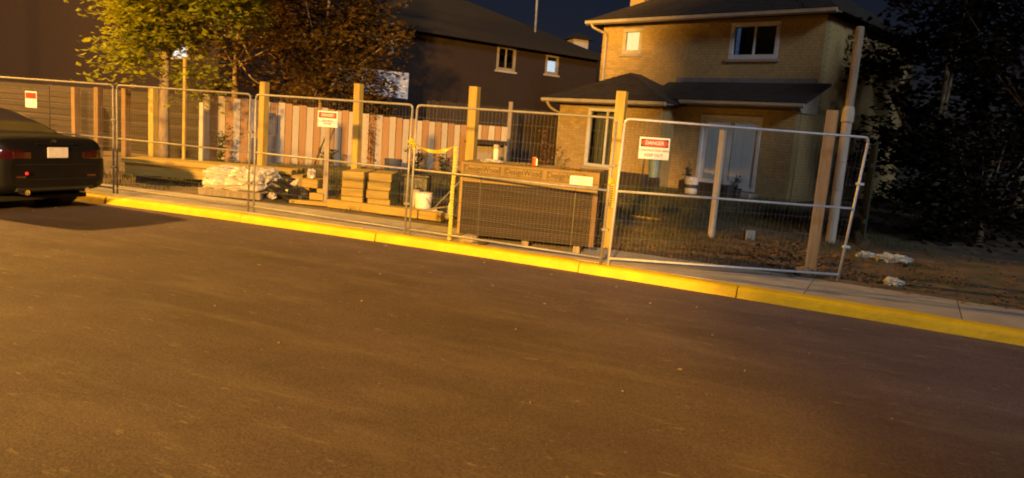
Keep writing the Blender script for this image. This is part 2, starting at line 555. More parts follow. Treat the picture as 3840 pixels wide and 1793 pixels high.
def yz(x, y):                            # yard level
    # distance behind the back of the pavement
    b = y - ky(x) - 1.45
    s = max(0.0, min(1.0, (y - 12.5) / 9.0))
    h = -0.015 + 0.24 * s * s * (3 - 2 * s)
    h += 0.035 * noise.noise(Vector((x * 0.9, y * 0.9, 0.3))) + 0.02 * noise.noise(Vector((x * 2.7, y * 2.7, 4.3)))
    return -0.02 + (h + 0.02) * max(0.0, min(1.0, b / 0.8))


rng = random.Random(7)

# far ground sheet
mb = MB()
mb.add([(-600, -400, -0.26), (600, -400, -0.26), (600, 900, -0.26), (-600, 900, -0.26)], [(0, 1, 2, 3)])
tag(mb.build('ground', 'far_ground'), kind='structure')

# road
mb = MB()
xs = [-34 + i * 0.8 for i in range(73)]
vs_, fs_ = [], []
for i, x in enumerate(xs):
    vs_ += [kp(x, -12.9, -0.12), (x, kp(x, 0.03).y - 0.03 * (0.44 + 0.02 * x), -0.12)]
    if i:
        a = 2 * (i - 1)
        fs_.append((a, a + 2, a + 3, a + 1))
mb.add(vs_, fs_)
tag(mb.build('road', 'asphalt'), kind='structure')

# verge and kerb on the far side of the road, behind the camera
mb = MB()
vs_ = []
for x in xs:
    vs_ += [kp(x, -13.1, -0.02), kp(x, -60.0, -0.02)]
mb.add(vs_, [(2 * i, 2 * i + 1, 2 * i + 3, 2 * i + 2) for i in range(len(xs) - 1)])
tag(mb.build('verge', 'soil'), kind='structure')
mb = MB()
vs_, fs_ = [], []
for i, x in enumerate(xs):
    vs_ += [kp(x, -12.9, -0.18), kp(x, -12.9, 0.0), kp(x, -13.1, 0.0), kp(x, -13.1, -0.18)]
    if i:
        a = 4 * (i - 1)
        for j in range(3):
            fs_.append((a + j, a + j + 1, a + j + 5, a + j + 4))
mb.add(vs_, fs_)
tag(mb.build('far_kerb', 'concrete'), kind='structure')

# kerb: one empty-ish base strip plus cast segments
KJ = [-22.0, -19.2, -16.4, -13.6, -11.2, -9.0, -6.75, -4.19, -1.95, 0.86, 2.62, 5.2, 7.7, 10.0, 12.4, 15.0]
mb = MB()
vs_, fs_ = [], []
for i, x in enumerate(xs):
    if x < -22 or x > 15:
        continue
    vs_ += [kp(x, 0.03, -0.045), kp(x, 0.24, -0.045)]
k = len(vs_) // 2
mb.add(vs_, [(2 * i, 2 * i + 2, 2 * i + 3, 2 * i + 1) for i in range(k - 1)])
kerb = tag(mb.build('kerb', 'gravel_base'), kind='structure')
prof = [(-0.012, -0.20), (0.0, -0.115), (0.012, -0.045), (0.022, -0.016), (0.045, -0.002), (0.10, 0.004), (0.205, 0.003), (0.232, -0.010), (0.236, -0.16)]
for a, b in zip(KJ[:-1], KJ[1:]):
    g = 0.007
    n = max(3, int((b - a) / 0.14))
    dz = rng.uniform(-0.006, 0.006)
    do = rng.uniform(-0.008, 0.008)
    mb = MB()
    vs_, fs_ = [], []
    for i in range(n + 1):
        x = a + g + (b - a - 2 * g) * i / n
        endp = 0.006 if i in (0, n) else 0.0
        for j, (o, z) in enumerate(prof):
            w = 0.006 * noise.noise(Vector((x * 2.5, j * 0.8, 1.0))) + 0.004 * noise.noise(Vector((x * 9, j * 2.0, 5.0)))
            vs_.append(kp(x, o + do + w, z + dz - endp + (w if 2 <= j <= 6 else 0)))
    m = len(prof)
    for i in range(n):
        for j in range(m - 1):
            q = i * m + j
            fs_.append((q, q + m, q + m + 1, q + 1))
    fs_.append(tuple(range(m)))
    fs_.append(tuple(n * m + j for j in range(m))[::-1])
    mb.add(vs_, fs_)
    mb.build('kerb_segment', 'kerb_paint', kerb, smooth=False)

# pavement slabs
mb = MB()
vs_ = []
for i in range(60):
    x = -22 + i * 37 / 59
    vs_ += [kp(x, 0.23, -0.05), kp(x, 1.46, -0.05)]
mb.add(vs_, [(2 * i, 2 * i + 2, 2 * i + 3, 2 * i + 1) for i in range(59)])
pave = tag(mb.build('pavement', 'gravel_base'), kind='structure')
x = -21.6
while x < 14.5:
    x1 = x + 1.38
    dz = rng.uniform(-0.004, 0.004)
    mb = MB()
    pts = [kp(x + 0.003, 0.245), kp((x + x1) / 2, 0.245), kp(x1 - 0.003, 0.245), kp(x1 - 0.003, 1.45), kp((x + x1) / 2, 1.45), kp(x + 0.003, 1.45)]
    cx = sum((p for p in pts), Vector()) / 6
    low = [Vector((p.x, p.y, -0.09)) for p in pts]
    mid = [Vector((p.x, p.y, -0.005 + dz)) for p in pts]
    top = [Vector((p.x + (cx.x - p.x) * 0.005, p.y + (cx.y - p.y) * 0.005, dz)) for p in pts]
    mb.add(low + mid + top, [tuple(range(12, 18))] + [(i, (i + 1) % 6, 6 + (i + 1) % 6, 6 + i) for i in range(6)]
           + [(6 + i, 6 + (i + 1) % 6, 12 + (i + 1) % 6, 12 + i) for i in range(6)])
    mb.build('slab', 'concrete', pave)
    x = x1

# yard
mb = MB()
vs_, fs_ = [], []
NX, NB = 190, 70
for i in range(NX + 1):
    x = -26 + 46 * i / NX
    for j in range(NB + 1):
        t = j / NB
        o = 1.46 + 42 * t ** 1.7
        p = kp(x, 1.46)
        y = p.y + (o - 1.46)
        vs_.append((p.x, y, yz(p.x, y)))
for i in range(NX):
    for j in range(NB):
        a = i * (NB + 1) + j
        fs_.append((a, a + NB + 1, a + NB + 2, a + 1))
mb.add(vs_, fs_)
tag(mb.build('yard', 'soil', smooth=True), kind='structure')


# ------------------------------------------------------------------ brick walls
BL, BH, GAP = 0.215, 0.068, 0.011


def brick_rects(u0, u1, z0, z1, holes):
    out = []
    row = 0
    z = z0
    while z + BH <= z1 + 1e-6:
        u = u0 - (BL + GAP) * 0.5 * (row % 2)
        while u < u1:
            a, b = max(u, u0), min(u + BL, u1)
            segs = [(a, b)]
            for (h0, h1, k0, k1) in holes:
                if z + BH > k0 and z < k1:
                    ns = []
                    for (s, t) in segs:
                        if t <= h0 or s >= h1:
                            ns.append((s, t))
                        else:
                            if s < h0:
                                ns.append((s, h0))
                            if t > h1:
                                ns.append((h1, t))
                    segs = ns
            for (s, t) in segs:
                if t - s > 0.03:
                    out.append((s, t, z, z + BH))
            u += BL + GAP
        z += BH + GAP
        row += 1
    return out


def wall_panel(mb, u0, u1, z0, z1, holes, y0, y1):
    us = sorted({u0, u1, *[h[0] for h in holes], *[h[1] for h in holes]})
    for a, b in zip(us[:-1], us[1:]):
        zs = [(z0, z1)]
        for (h0, h1, k0, k1) in holes:
            if h0 <= a + 1e-6 and h1 >= b - 1e-6:
                ns = []
                for (s, t) in zs:
                    if k0 > s:
                        ns.append((s, min(k0, t)))
                    if k1 < t:
                        ns.append((max(k1, s), t))
                zs = ns
        for (s, t) in zs:
            mb.box(a, b, y0, y1, s, t)


unit = MB().box(-0.5, 0.5, -0.5, 0.5, -0.5, 0.5)


def window(parent, u0, u1, z0, z1, y, frame=0.09, deep=0.10, mullion=True, sill=True, behind=None, name='window', proud=0.02, fmat='white'):
    """frame in an opening of a wall whose face is at local y (outside is -y)"""
    mb = MB()
    for (a, b, c, d) in ((u0, u1, z1 - frame, z1), (u0, u1, z0, z0 + frame), (u0, u0 + frame, z0 + frame, z1 - frame), (u1 - frame, u1, z0 + frame, z1 - frame)):
        mb.box(a + 0.003, b - 0.003, y - proud, y + deep, c + 0.003, d - 0.003)
    if mullion:
        um = (u0 + u1) / 2
        mb.box(um - 0.03, um + 0.03, y + 0.01, y + deep - 0.01, z0 + frame, z1 - frame)
    w = mb.build(name, fmat, parent, bevel=0.006)
    spans = [(u0 + frame, (u0 + u1) / 2 - 0.03), ((u0 + u1) / 2 + 0.03, u1 - frame)] if mullion else [(u0 + frame, u1 - frame)]
    for (a, b) in spans:
        MB().box(a, b, y + 0.045, y + 0.051, z0 + frame, z1 - frame).build('pane', 'glass', w)
    if sill:
        MB().box(u0 - 0.07, u1 + 0.07, y - 0.06, y + 0.02, z0 - 0.075, z0 - 0.004).build('sill', 'concrete', w)
    if behind:
        MB().box(u0 + 0.01, u1 - 0.01, y + 0.55, y + 0.58, z0, z1).build('room_backing', behind, w)
    return w


# ------------------------------------------------------------------ yellow brick house
e1 = Vector((0.7306, -0.6828, 0))
HR = math.atan2(-0.6828, 0.7306)
house = thing('brick_house', 'two storey yellow brick house with white windows and a low front roof', 'house', (6.3, 21.0, 0.0), HR)
LW, RW = -6.25, 1.40
GZ = 0.05
DEEP = 9.0
win_bay = (-5.06, -3.58, 0.62, 2.46)
door = (-1.42, 0.46, 0.36, 2.44)
win_ul = (-5.36, -4.58, 4.36, 5.20)
win_ur = (-1.45, 0.10, 4.16, 5.22)
mb = MB()
wall_panel(mb, LW, -2.30, GZ, 2.62, [win_bay], -0.70, -0.50)          # bay front
wall_panel(mb, -2.30, RW, GZ, 2.74, [door], 0.0, 0.2)                  # door wall
wall_panel(mb, LW + 0.05, RW - 0.02, 2.9, 5.34, [win_ul, win_ur], 1.2, 1.4)
mb.box(LW, LW + 0.2, -0.50, DEEP, GZ, 2.62)
mb.box(-2.50, -2.30, -0.50, 0.0, GZ, 2.62)
mb.box(LW + 0.05, LW + 0.25, 1.4, DEEP, 2.62, 5.34)
mb.box(RW - 0.2, RW, 0.2, DEEP, GZ, 2.74)
mb.box(RW - 0.22, RW - 0.02, 1.4, DEEP, 2.74, 5.34)
mb.box(LW, RW, DEEP, DEEP + 0.2, GZ, 5.34)
MBW = mb.build('wall', 'mortar', house)
bm_brick = unit.mesh('brick', 'brick')
rest = MB()
singles = 0
PR = 0.008
# bay left of the window: single bricks; then the lit part of the upper storey
cand = []
for r_ in brick_rects(LW, -2.30, GZ, 2.60, [win_bay]):
    cand.append((r_, -0.70, 0 if (r_[0] < -5.06 and r_[2] > 0.40) else 2))
for r_ in brick_rects(LW + 0.05, RW - 0.02, 3.38, 5.30, [win_ul, win_ur]):
    cand.append((r_, 1.2, 1 if r_[0] < -4.3 else 2))
for r_ in brick_rects(-2.30, RW, GZ, 2.72, [door]):
    cand.append((r_, 0.0, 2))
cand.sort(key=lambda t: t[2])
for (s, t, z, zt), y, pr_ in cand:
    d = PR + rng.uniform(-0.002, 0.003)
    if pr_ < 2 and singles < 300:
        inst('brick', bm_brick, house, ((s + t) / 2, y - d + 0.03, (z + zt) / 2), (0, 0, 0), (t - s, 0.06, zt - z))
        singles += 1
    else:
        rest.box(s, t, y - d, y + 0.03, z, zt)
for (z, row) in [(GZ + i * (BH + GAP), i) for i in range(66)]:          # side walls
    if z + BH > 5.3:
        break
    y = -0.50 if z < 2.6 else 1.42
    y += 0.1 * (row % 2)
    while y < DEEP:
        if z < 2.55:
            rest.box(LW - PR, LW + 0.03, y, min(y + BL, DEEP), z, z + BH)
        elif z > 2.8:
            rest.box(LW + 0.05 - PR, LW + 0.08, y, min(y + BL, DEEP), z, z + BH)
        if not (2.62 < z < 2.8):
            rest.box(RW - (0.02 if z > 2.7 else 0) - 0.03, RW - (0.02 if z > 2.7 else 0) + PR, max(y, 0.25), max(min(y + BL, DEEP), 0.3), z, z + BH)
        y += BL + GAP
tag(rest.build('brick_courses', 'brick', house), kind='stuff')
# windows and door
w = window(house, *win_bay, -0.70, frame=0.10, mullion=True, behind='room', name='bay_window')
mb = MB()
for k in range(26):
    u = -4.92 + k * 0.05
    mb.box(u, u + 0.05, -0.42 + 0.02 * (k % 2), -0.40 + 0.02 * (k % 2), 0.70, 2.38)
mb.build('curtain', 'curtain', w)
w = window(house, *win_ul, 1.2, frame=0.13, mullion=False, name='small_window', fmat='trim')
MB().box(win_ul[0] + 0.13, win_ul[1] - 0.13, 1.27, 1.285, win_ul[2] + 0.13, win_ul[3] - 0.13).build('blind', 'blind_lit', w)
w = window(house, *win_ur, 1.2, frame=0.13, mullion=True, behind='room', name='bedroom_window')
mb = MB()
for k in range(4):
    mb.box(-1.30 + k * 0.03, -1.28 + k * 0.03, 1.31, 1.33, 4.30, 5.08)
mb.build('curtain', 'blue_lit', w)
# patio door
mb = MB()
f = 0.10
for (a, b, c, d_) in ((door[0], door[1], door[3] - f, door[3]), (door[0], door[1], door[2], door[2] + f), (door[0], door[0] + f, door[2] + f, door[3] - f), (door[1] - f, door[1], door[2] + f, door[3] - f)):
    mb.box(a + 0.003, b - 0.003, -0.03, 0.12, c + 0.003, d_ - 0.003)
pd = mb.build('patio_door', 'white', house, bevel=0.006)
um = (door[0] + door[1]) / 2 + 0.02
for (a, b, yy) in ((door[0] + f, um + 0.05, 0.05), (um - 0.05, door[1] - f, 0.0)):
    mb = MB()
    z0, z1 = door[2] + f, door[3] - f
    for (p, q, c, d_) in ((a, b, z1 - 0.1, z1), (a, b, z0, z0 + 0.14), (a, a + 0.1, z0 + 0.14, z1 - 0.1), (b - 0.1, b, z0 + 0.14, z1 - 0.1)):
        mb.box(p, q, yy, yy + 0.045, c, d_)
    sash = mb.build('sliding_sash', 'white', pd)
    MB().box(a + 0.1, b - 0.1, yy + 0.02, yy + 0.026, z0 + 0.14, z1 - 0.1).build('pane', 'glass', pd)
mb = MB()
for k in range(30):
    u = door[0] + 0.1 + k * 0.056
    mb.box(u, u + 0.057, 0.105 + 0.006 * (k % 2), 0.112 + 0.006 * (k % 2), door[2] + 0.1, door[3] - 0.1)
mb.build('vertical_blind', 'blind_grey', pd)
MB().box(door[0] - 0.1, door[1] + 0.1, -0.5, -0.02, 0.10, 0.33).build('step', 'concrete', house)
# roofs
def slab_roof(name, quads, m, parent, thick=0.05):
    mb = MB()
    for q in quads:
        mb.prism(q, (0, 0, thick))
    return mb.build(name, m, parent)


def shingle_rows(parent, p0, p1, p2, p3, rows, m):
    """courses of shingles laid on the plane p0-p1 (eave) to p3-p2 (top)"""
    p0, p1, p2, p3 = (Vector(p) for p in (p0, p1, p2, p3))
    nrm = (p1 - p0).cross(p3 - p0).normalized()
    if nrm.z < 0:
        nrm = -nrm
    mb = MB()
    for i in range(rows):
        t0, t1 = i / rows, min(1.0, (i + 1.12) / rows)
        a, b = p0.lerp(p3, t0), p1.lerp(p2, t0)
        c, d = p1.lerp(p2, t1), p0.lerp(p3, t1)
        L = (b - a).length
        n = max(2, int(L / 0.9))
        for j in range(n):
            s0, s1 = j / n + 0.003, (j + 1) / n - 0.003
            l = 0.016 + rng.uniform(-0.003, 0.004)
            mb.prism([a.lerp(b, s0) + nrm * l, a.lerp(b, s1) + nrm * l, d.lerp(c, s1) + nrm * 0.004, d.lerp(c, s0) + nrm * 0.004], nrm * 0.008)
    o = mb.build('shingles', m, parent)
    return tag(o, kind='stuff')


ex0, ex1, ey0, ey1, ez = LW - 0.40, RW + 0.38, 0.80, DEEP + 0.6, 5.40
r0, r1, rzr, rym = -3.4, -1.4, 7.55, 4.9
upper = slab_roof('roof', [
    [(ex0, ey0, ez), (ex1, ey0, ez), (r1, rym, rzr), (r0, rym, rzr)],
    [(ex1, ey0, ez), (ex1, ey1, ez), (r1, rym, rzr)],
    [(ex0, ey1, ez), (ex0, ey0, ez), (r0, rym, rzr)],
    [(ex1, ey1, ez), (ex0, ey1, ez), (r0, rym, rzr), (r1, rym, rzr)]], 'shingle', house)
shingle_rows(upper, (ex0, ey0, ez + 0.055), (ex1, ey0, ez + 0.055), (r1, rym, rzr + 0.055), (r0, rym, rzr + 0.055), 20, 'shingle')
MB().box(ex0 + 0.02, ex1 - 0.02, ey0 + 0.02, 1.19, ez - 0.03, ez - 0.012).build('soffit', 'trim', house)
mb = MB()
mb.prism([(ex0, ey0, ez - 0.10), (ex0, ey0 - 0.10, ez - 0.06), (ex0, ey0 - 0.11, ez + 0.03), (ex0, ey0, ez + 0.02)], (ex1 - ex0, 0, 0))
mb.build('gutter', 'trim', house)
MB().box(ex0 - 0.02, ex0, ey0, ey1, ez - 0.10, ez + 0.05).build('fascia', 'trim', house)
# lower roofs
lo_e = (-2.4, -0.42, 2.78)
lower = slab_roof('front_roof', [[(-3.4, -0.42, 2.78), (RW + 0.34, -0.42, 2.78), (RW + 0.34, 1.2, 3.42), (-3.4, 1.2, 3.42)]], 'shingle', house)
shingle_rows(lower, (-2.9, -0.42, 2.835), (RW + 0.34, -0.42, 2.835), (RW + 0.34, 1.19, 3.475), (-2.9, 1.19, 3.475), 9, 'shingle')
mb = MB()
mb.prism([(RW + 0.02, -0.35, 2.60), (RW + 0.02, 1.2, 2.62), (RW + 0.02, 1.2, 3.40), (RW + 0.02, -0.35, 2.77)], (0.03, 0, 0))
mb.build('roof_end', 'trim', house)
bx0, bx1, by0, bz = LW - 0.42, -1.96, -1.12, 2.66
pk = (-4.45, 0.55, 3.62)
bay = slab_roof('bay_roof', [
    [(bx0, by0, bz), (bx1, by0, bz), pk],
    [(bx1, by0, bz), (bx1, 1.2, bz), (pk[0], 1.2, pk[2]), pk],
    [(bx0, 1.2, bz), (bx0, by0, bz), pk, (pk[0], 1.2, pk[2])]], 'shingle', house)
shingle_rows(bay, (bx0, by0, bz + 0.055), (bx1, by0, bz + 0.055), (pk[0] + 0.02, pk[1], pk[2] + 0.055), (pk[0] - 0.02, pk[1], pk[2] + 0.055), 14, 'shingle')
shingle_rows(bay, (bx0, 1.19, bz + 0.055), (bx0, by0, bz + 0.055), (pk[0], pk[1], pk[2] + 0.055), (pk[0], 1.19, pk[2] + 0.055), 14, 'shingle')
mb = MB()
mb.prism([(bx0, by0, bz - 0.09), (bx0, by0 - 0.10, bz - 0.05), (bx0, by0 - 0.11, bz + 0.04), (bx0, by0, bz + 0.03)], (bx1 - bx0, 0, 0))
mb.build('gutter', 'trim', house)
MB().box(bx0 - 0.02, bx0, by0, 1.2, bz - 0.09, bz + 0.05).build('fascia', 'trim', house)
MB().box(bx0 + 0.01, bx1 - 0.01, by0 + 0.01, -0.71, bz - 0.03, bz - 0.012).build('soffit', 'trim', house)
mb = MB()
mb.prism([(-1.94, -0.42, 2.70), (-1.94, -0.51, 2.74), (-1.94, -0.52, 2.82), (-1.94, -0.42, 2.81)], (RW + 0.34 + 1.94, 0, 0))
mb.build('gutter', 'trim', house)
MB().box(-1.94, RW + 0.3, -0.41, -0.01, 2.745, 2.765).build('soffit', 'trim', house)
MB().box(-3.1, RW - 0.03, 1.165, 1.187, 3.40, 3.60).build('flashing', 'flashing', house)
# downspouts
mb = MB()
mb.tube([(-6.42, 0.75, 5.34), (-6.36, 0.80, 5.22), (-6.05, 1.10, 5.05), (-6.02, 1.14, 4.9), (-6.02, 1.14, 3.2)], 0.042, 8)
mb.build('downspout', 'trim', house)
mb = MB()
mb.tube([(LW - 0.20, by0 - 0.03, 2.58), (LW - 0.20, -1.02, 2.44), (LW - 0.16, -0.85, 2.34), (LW - 0.06, -0.62, 2.26), (LW - 0.06, -0.62, 0.4)], 0.045, 8)
mb.build('downspout', 'trim', house)
# chimney
ch = MB().box(-6.20, -5.62, 2.6, 3.2, 5.3, 7.1).build('chimney', 'mortar', house)
rest = MB()
for i in range(20):
    z = 5.5 + i * (BH + GAP)
    for k in range(3):
        u = -6.20 + k * 0.226 - 0.1 * (i % 2)
        a, b = max(u, -6.20), min(u + BL, -5.62)
        if b - a > 0.03:
            rest.box(a, b, 2.592, 2.63, z, z + BH)
    rest.box(-6.208, -6.17, 2.62, 2.85, z, z + BH)
    rest.box(-6.208, -6.17, 2.86, 3.18, z, z + BH)
tag(rest.build('brick_courses', 'brick', ch), kind='stuff')
MB().box(-6.26, -5.56, 2.54, 3.26, 7.1, 7.2).build('chimney_cap', 'concrete', ch)


# ------------------------------------------------------------------ dark houses behind
def hip_house(name, label, corner, e, L, W, eave, ridge, wallm, roofm):
    ang = math.atan2(e[1], e[0])
    h = thing(name, label, 'house', (corner[0], corner[1], 0), ang)
    return h


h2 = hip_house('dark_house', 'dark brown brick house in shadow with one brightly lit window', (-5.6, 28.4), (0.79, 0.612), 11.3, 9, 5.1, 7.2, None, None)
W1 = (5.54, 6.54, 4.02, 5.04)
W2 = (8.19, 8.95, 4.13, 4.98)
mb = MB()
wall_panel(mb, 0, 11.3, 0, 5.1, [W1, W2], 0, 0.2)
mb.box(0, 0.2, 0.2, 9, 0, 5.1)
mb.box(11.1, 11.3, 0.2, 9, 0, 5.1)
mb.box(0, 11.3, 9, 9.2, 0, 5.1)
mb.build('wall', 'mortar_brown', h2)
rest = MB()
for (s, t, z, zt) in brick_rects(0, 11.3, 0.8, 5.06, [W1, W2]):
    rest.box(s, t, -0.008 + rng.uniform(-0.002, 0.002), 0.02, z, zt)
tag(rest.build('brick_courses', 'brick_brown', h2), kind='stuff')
rf = slab_roof('roof', [
    [(-0.5, -0.5, 5.1), (11.8, -0.5, 5.1), (6.9, 4.5, 7.35), (4.4, 4.5, 7.35)],
    [(11.8, -0.5, 5.1), (11.8, 9.5, 5.1), (6.9, 4.5, 7.35)],
    [(-0.5, 9.5, 5.1), (-0.5, -0.5, 5.1), (4.4, 4.5, 7.35)],
    [(11.8, 9.5, 5.1), (-0.5, 9.5, 5.1), (4.4, 4.5, 7.35), (6.9, 4.5, 7.35)]], 'shingle_dark', h2)
MB().tube([(8.75, 1.6, 5.9), (8.72, 1.6, 7.6)], 0.05, 8).build('vent_pipe', 'flashing', rf)
MB().box(-0.5, 11.8, -0.56, -0.5, 5.0, 5.12).build('fascia', 'shingle_dark', h2)
w = window(h2, *W1, 0, frame=0.12, mullion=True, behind='room', fmat='wood_grey')
w = window(h2, *W2, 0, frame=0.12, mullion=False, fmat='wood_grey')
MB().box(W2[0] + 0.12, W2[1] - 0.12, 0.08, 0.09, W2[2] + 0.10, W2[3] - 0.26).build('lit_blind', 'lit_white', w)
mb = MB()
mb.tube([(1.05, -0.40, 5.02), (0.75, -0.12, 4.95), (0.62, -0.07, 4.85), (0.62, -0.07, 4.1)], 0.055, 8)
mb.build('downspout', 'trim', h2)

h3 = thing('distant_house', 'distant dark house roof with a small pale cupola', 'house', (9.0, 50.0, 0), R(20))
MB().box(-9, 6, 0, 8, 0, 5.0).build('wall', 'mortar_brown', h3)
slab_roof('roof', [[(-9.6, -0.6, 5.0), (6.6, -0.6, 5.0), (3, 4, 7.2), (-6, 4, 7.2)], [(6.6, -0.6, 5.0), (6.6, 8.6, 5.0), (3, 4, 7.2)],
                   [(-9.6, 8.6, 5.0), (-9.6, -0.6, 5.0), (-6, 4, 7.2)], [(6.6, 8.6, 5), (-9.6, 8.6, 5), (-6, 4, 7.2), (3, 4, 7.2)]], 'shingle_dark', h3)
cu = MB().box(-5.0, -3.9, 3.4, 4.5, 7.0, 7.95).build('cupola', 'trim', h3)
mb = MB()
mb.add([(-5.3, 3.1, 7.95), (-3.6, 3.1, 7.95), (-3.6, 4.8, 7.95), (-5.3, 4.8, 7.95), (-4.45, 3.95, 8.5)], [(0, 1, 4), (1, 2, 4), (2, 3, 4), (3, 0, 4), (3, 2, 1, 0)])
mb.build('cupola_roof', 'shingle_dark', cu)
w = window(h3, -4.9, -3.5, 3.6, 4.7, 0, frame=0.12, mullion=True, sill=False, name='window', fmat='trim')
MB().box(-4.75, -3.65, 0.06, 0.07, 3.75, 4.5).build('lit_blind', pm('blue_window', (0.3, 0.4, 0.55), None, 3, 0.8, emit=((0.5, 0.7, 1.0), 0.16)), w)

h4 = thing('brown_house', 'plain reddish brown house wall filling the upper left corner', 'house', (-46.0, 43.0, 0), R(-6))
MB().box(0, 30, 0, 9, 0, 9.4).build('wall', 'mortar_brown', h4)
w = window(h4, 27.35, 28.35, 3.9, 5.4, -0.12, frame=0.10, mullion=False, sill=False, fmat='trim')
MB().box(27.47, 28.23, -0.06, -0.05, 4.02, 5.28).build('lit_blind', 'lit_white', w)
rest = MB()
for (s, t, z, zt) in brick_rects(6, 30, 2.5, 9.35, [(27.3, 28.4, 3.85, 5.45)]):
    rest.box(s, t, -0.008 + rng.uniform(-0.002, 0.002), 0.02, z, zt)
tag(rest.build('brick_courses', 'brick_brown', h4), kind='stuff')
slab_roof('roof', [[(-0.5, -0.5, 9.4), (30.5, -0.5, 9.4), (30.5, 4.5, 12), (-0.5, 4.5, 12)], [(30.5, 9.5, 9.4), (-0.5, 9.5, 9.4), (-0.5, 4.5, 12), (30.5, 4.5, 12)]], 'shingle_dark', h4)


# ------------------------------------------------------------------ board fences
def fence_line(name, label, p0, p1, ztop0, ztop1, bw, mats, seed, thick=0.022, gap=0.008, cat='fence'):
    r = random.Random(seed)
    p0, p1 = Vector((*p0, 0)), Vector((*p1, 0))
    d = p1 - p0
    L = d.length
    f = thing(name, label, cat, (p0.x, p0.y, 0), math.atan2(d.y, d.x))
    n = int(L / (bw + gap))
    meshes = [unit.mesh('board', m) for m in mats]
    for i in range(n):
        u = (i + 0.5) * (bw + gap)
        q = p0 + d * (u / L)
        zb = yz(q.x, q.y) + r.uniform(-0.03, 0.05)
        zt = ztop0 + (ztop1 - ztop0) * u / L + r.uniform(-0.022, 0.022)
        k = i % len(mats)
        inst('board', meshes[k], f, (u, -0.012 * (k % 2) + r.uniform(-0.005, 0.005), (zb + zt) / 2), (0, r.uniform(-0.008, 0.008), 0), (bw * r.uniform(0.92, 1.0), thick, zt - zb))
    for z in (0.45, 1.40):
        mb = MB().box(0.0, L, 0.03, 0.07, z, z + 0.09)
        mb.build('rail', 'wood_grey', f)
    i = 0
    u = 0.3
    while u < L:
        MB().box(u - 0.045, u + 0.045, 0.075, 0.165, -0.1, ztop0 + (ztop1 - ztop0) * u / L - 0.04).build('fence_post', 'wood_grey', f)
        u += 2.4
    return f


fence_line('striped_fence', 'old board fence striped in pale grey and rusty orange boards', (-8.25, 19.35), (-1.15, 21.7), 1.90, 1.58, 0.178, ['board_pale', 'board_rust'], 3)
fence_line('dark_fence', 'dark stained board fence beyond the potted plants beside the yellow house', (-3.2, 25.2), (4.0, 27.4), 2.35, 2.30, 0.14, ['wood_dark'], 4)
# dark horizontal-board fence at the far left
hf = thing('slatted_fence', 'dark horizontal board fence behind the left row of posts', 'fence', (-15.2, 21.0, 0), math.atan2(-1.65, 6.9))
hb = unit.mesh('board', M['wood_dark'])
for k in range(11):
    for j in range(3):
        inst('board', hb, hf, (1.18 + j * 2.36, rng.uniform(-0.004, 0.004), 0.22 + k * 0.155), (0, 0, 0), (2.34, 0.022, 0.14))
for j in range(4):
    MB().box(j * 2.36 - 0.05, j * 2.36 + 0.05, 0.012, 0.11, -0.1, 1.86).build('fence_post', 'wood_dark', hf)


# ------------------------------------------------------------------ temporary fence panels
def panel(label, p0, p1, top0=0.0, top1=0.0, name='temporary_fence', h=1.83, gm='galv'):
    p0, p1 = Vector((*p0, 0)), Vector((*p1, 0))
    d = p1 - p0
    L = d.length
    f = thing(name, label, 'fence', (p0.x, p0.y, 0), math.atan2(d.y, d.x), 'steel mesh fence panels along the kerb')
    r = 0.0155

    def P(u, z):
        t = z / h
        return Vector((u * L + (top0 + (top1 - top0) * u) * t, 0, z))
    MB().tube([P(0, 0.0), P(0, 0.9), P(0, h - 0.06)], r, 10).build('upright', gm, f, smooth=True)
    MB().tube([P(1, 0.0), P(1, 0.9), P(1, h - 0.06)], r, 10).build('upright', gm, f, smooth=True)
    a, b = P(0, h), P(1, h)
    mb = MB().tube([P(0, h - 0.065), P(0, h - 0.03) + Vector((0.006, 0, 0)), P(0, h - 0.008) + Vector((0.025, 0, 0)), a + Vector((0.06, 0, 0)), b - Vector((0.06, 0, 0)),
                    P(1, h - 0.008) - Vector((0.025, 0, 0)), P(1, h - 0.03) - Vector((0.006, 0, 0)), P(1, h - 0.065)], r, 10)
    mb.build('top_rail', gm, f, smooth=True)
    MB().tube([P(0, 0.94), P(1, 0.94)], r * 0.95, 10).build('middle_rail', gm, f, smooth=True)
    MB().tube([P(0, 0.09), P(1, 0.09)], r * 0.95, 10).build('bottom_rail', gm, f, smooth=True)
    mb = MB()
    n = int(L / 0.052)
    for i in range(1, n):
        u = i / n
        mb.tube([P(u, 0.09) + Vector((0, -0.004, 0)), P(u, h) + Vector((0, -0.004, 0))], 0.00055, 3, cap=False)
    for k in range(1, 8):
        z = 0.09 + (h - 0.09) * k / 8 + 0.05
        if z < h:
            mb.tube([P(0, z), P(1, z)], 0.0012, 3, cap=False)
    tag(mb.build('wire_mesh', 'wire', f), kind='stuff')
    # clamp at the right-hand end
    q = P(1, 1.25)
    MB().box(q.x - 0.028, q.x + 0.058, -0.027, 0.027, q.z - 0.016, q.z + 0.016).build('clamp', gm, f, bevel=0.006)
    q = P(1, 0.45)
    MB().box(q.x - 0.028, q.x + 0.058, -0.027, 0.027, q.z - 0.016, q.z + 0.016).build('clamp', gm, f, bevel=0.006)
    return f


panel('mesh fence panel at the far left behind the black car', (-9.60, 13.50), (-6.88, 12.60), gm='galv_dim')
panel('mesh fence panel between the car and the wrapped pallet', (-6.80, 12.57), (-4.20, 11.60), gm='galv_dim')
panel('mesh fence panel in front of the stacked timbers', (-4.10, 11.56), (-1.53, 10.41), 0.0, 0.02)
panel('mesh fence panel in front of the wrapped board bundle', (-1.46, 10.37), (1.13, 9.17), 0.02, 0.04)
pD = panel('leaning mesh fence panel carrying the red danger sign', (1.23, 9.18), (4.17, 9.28), 0.04, 0.14, gm='galv_bright')


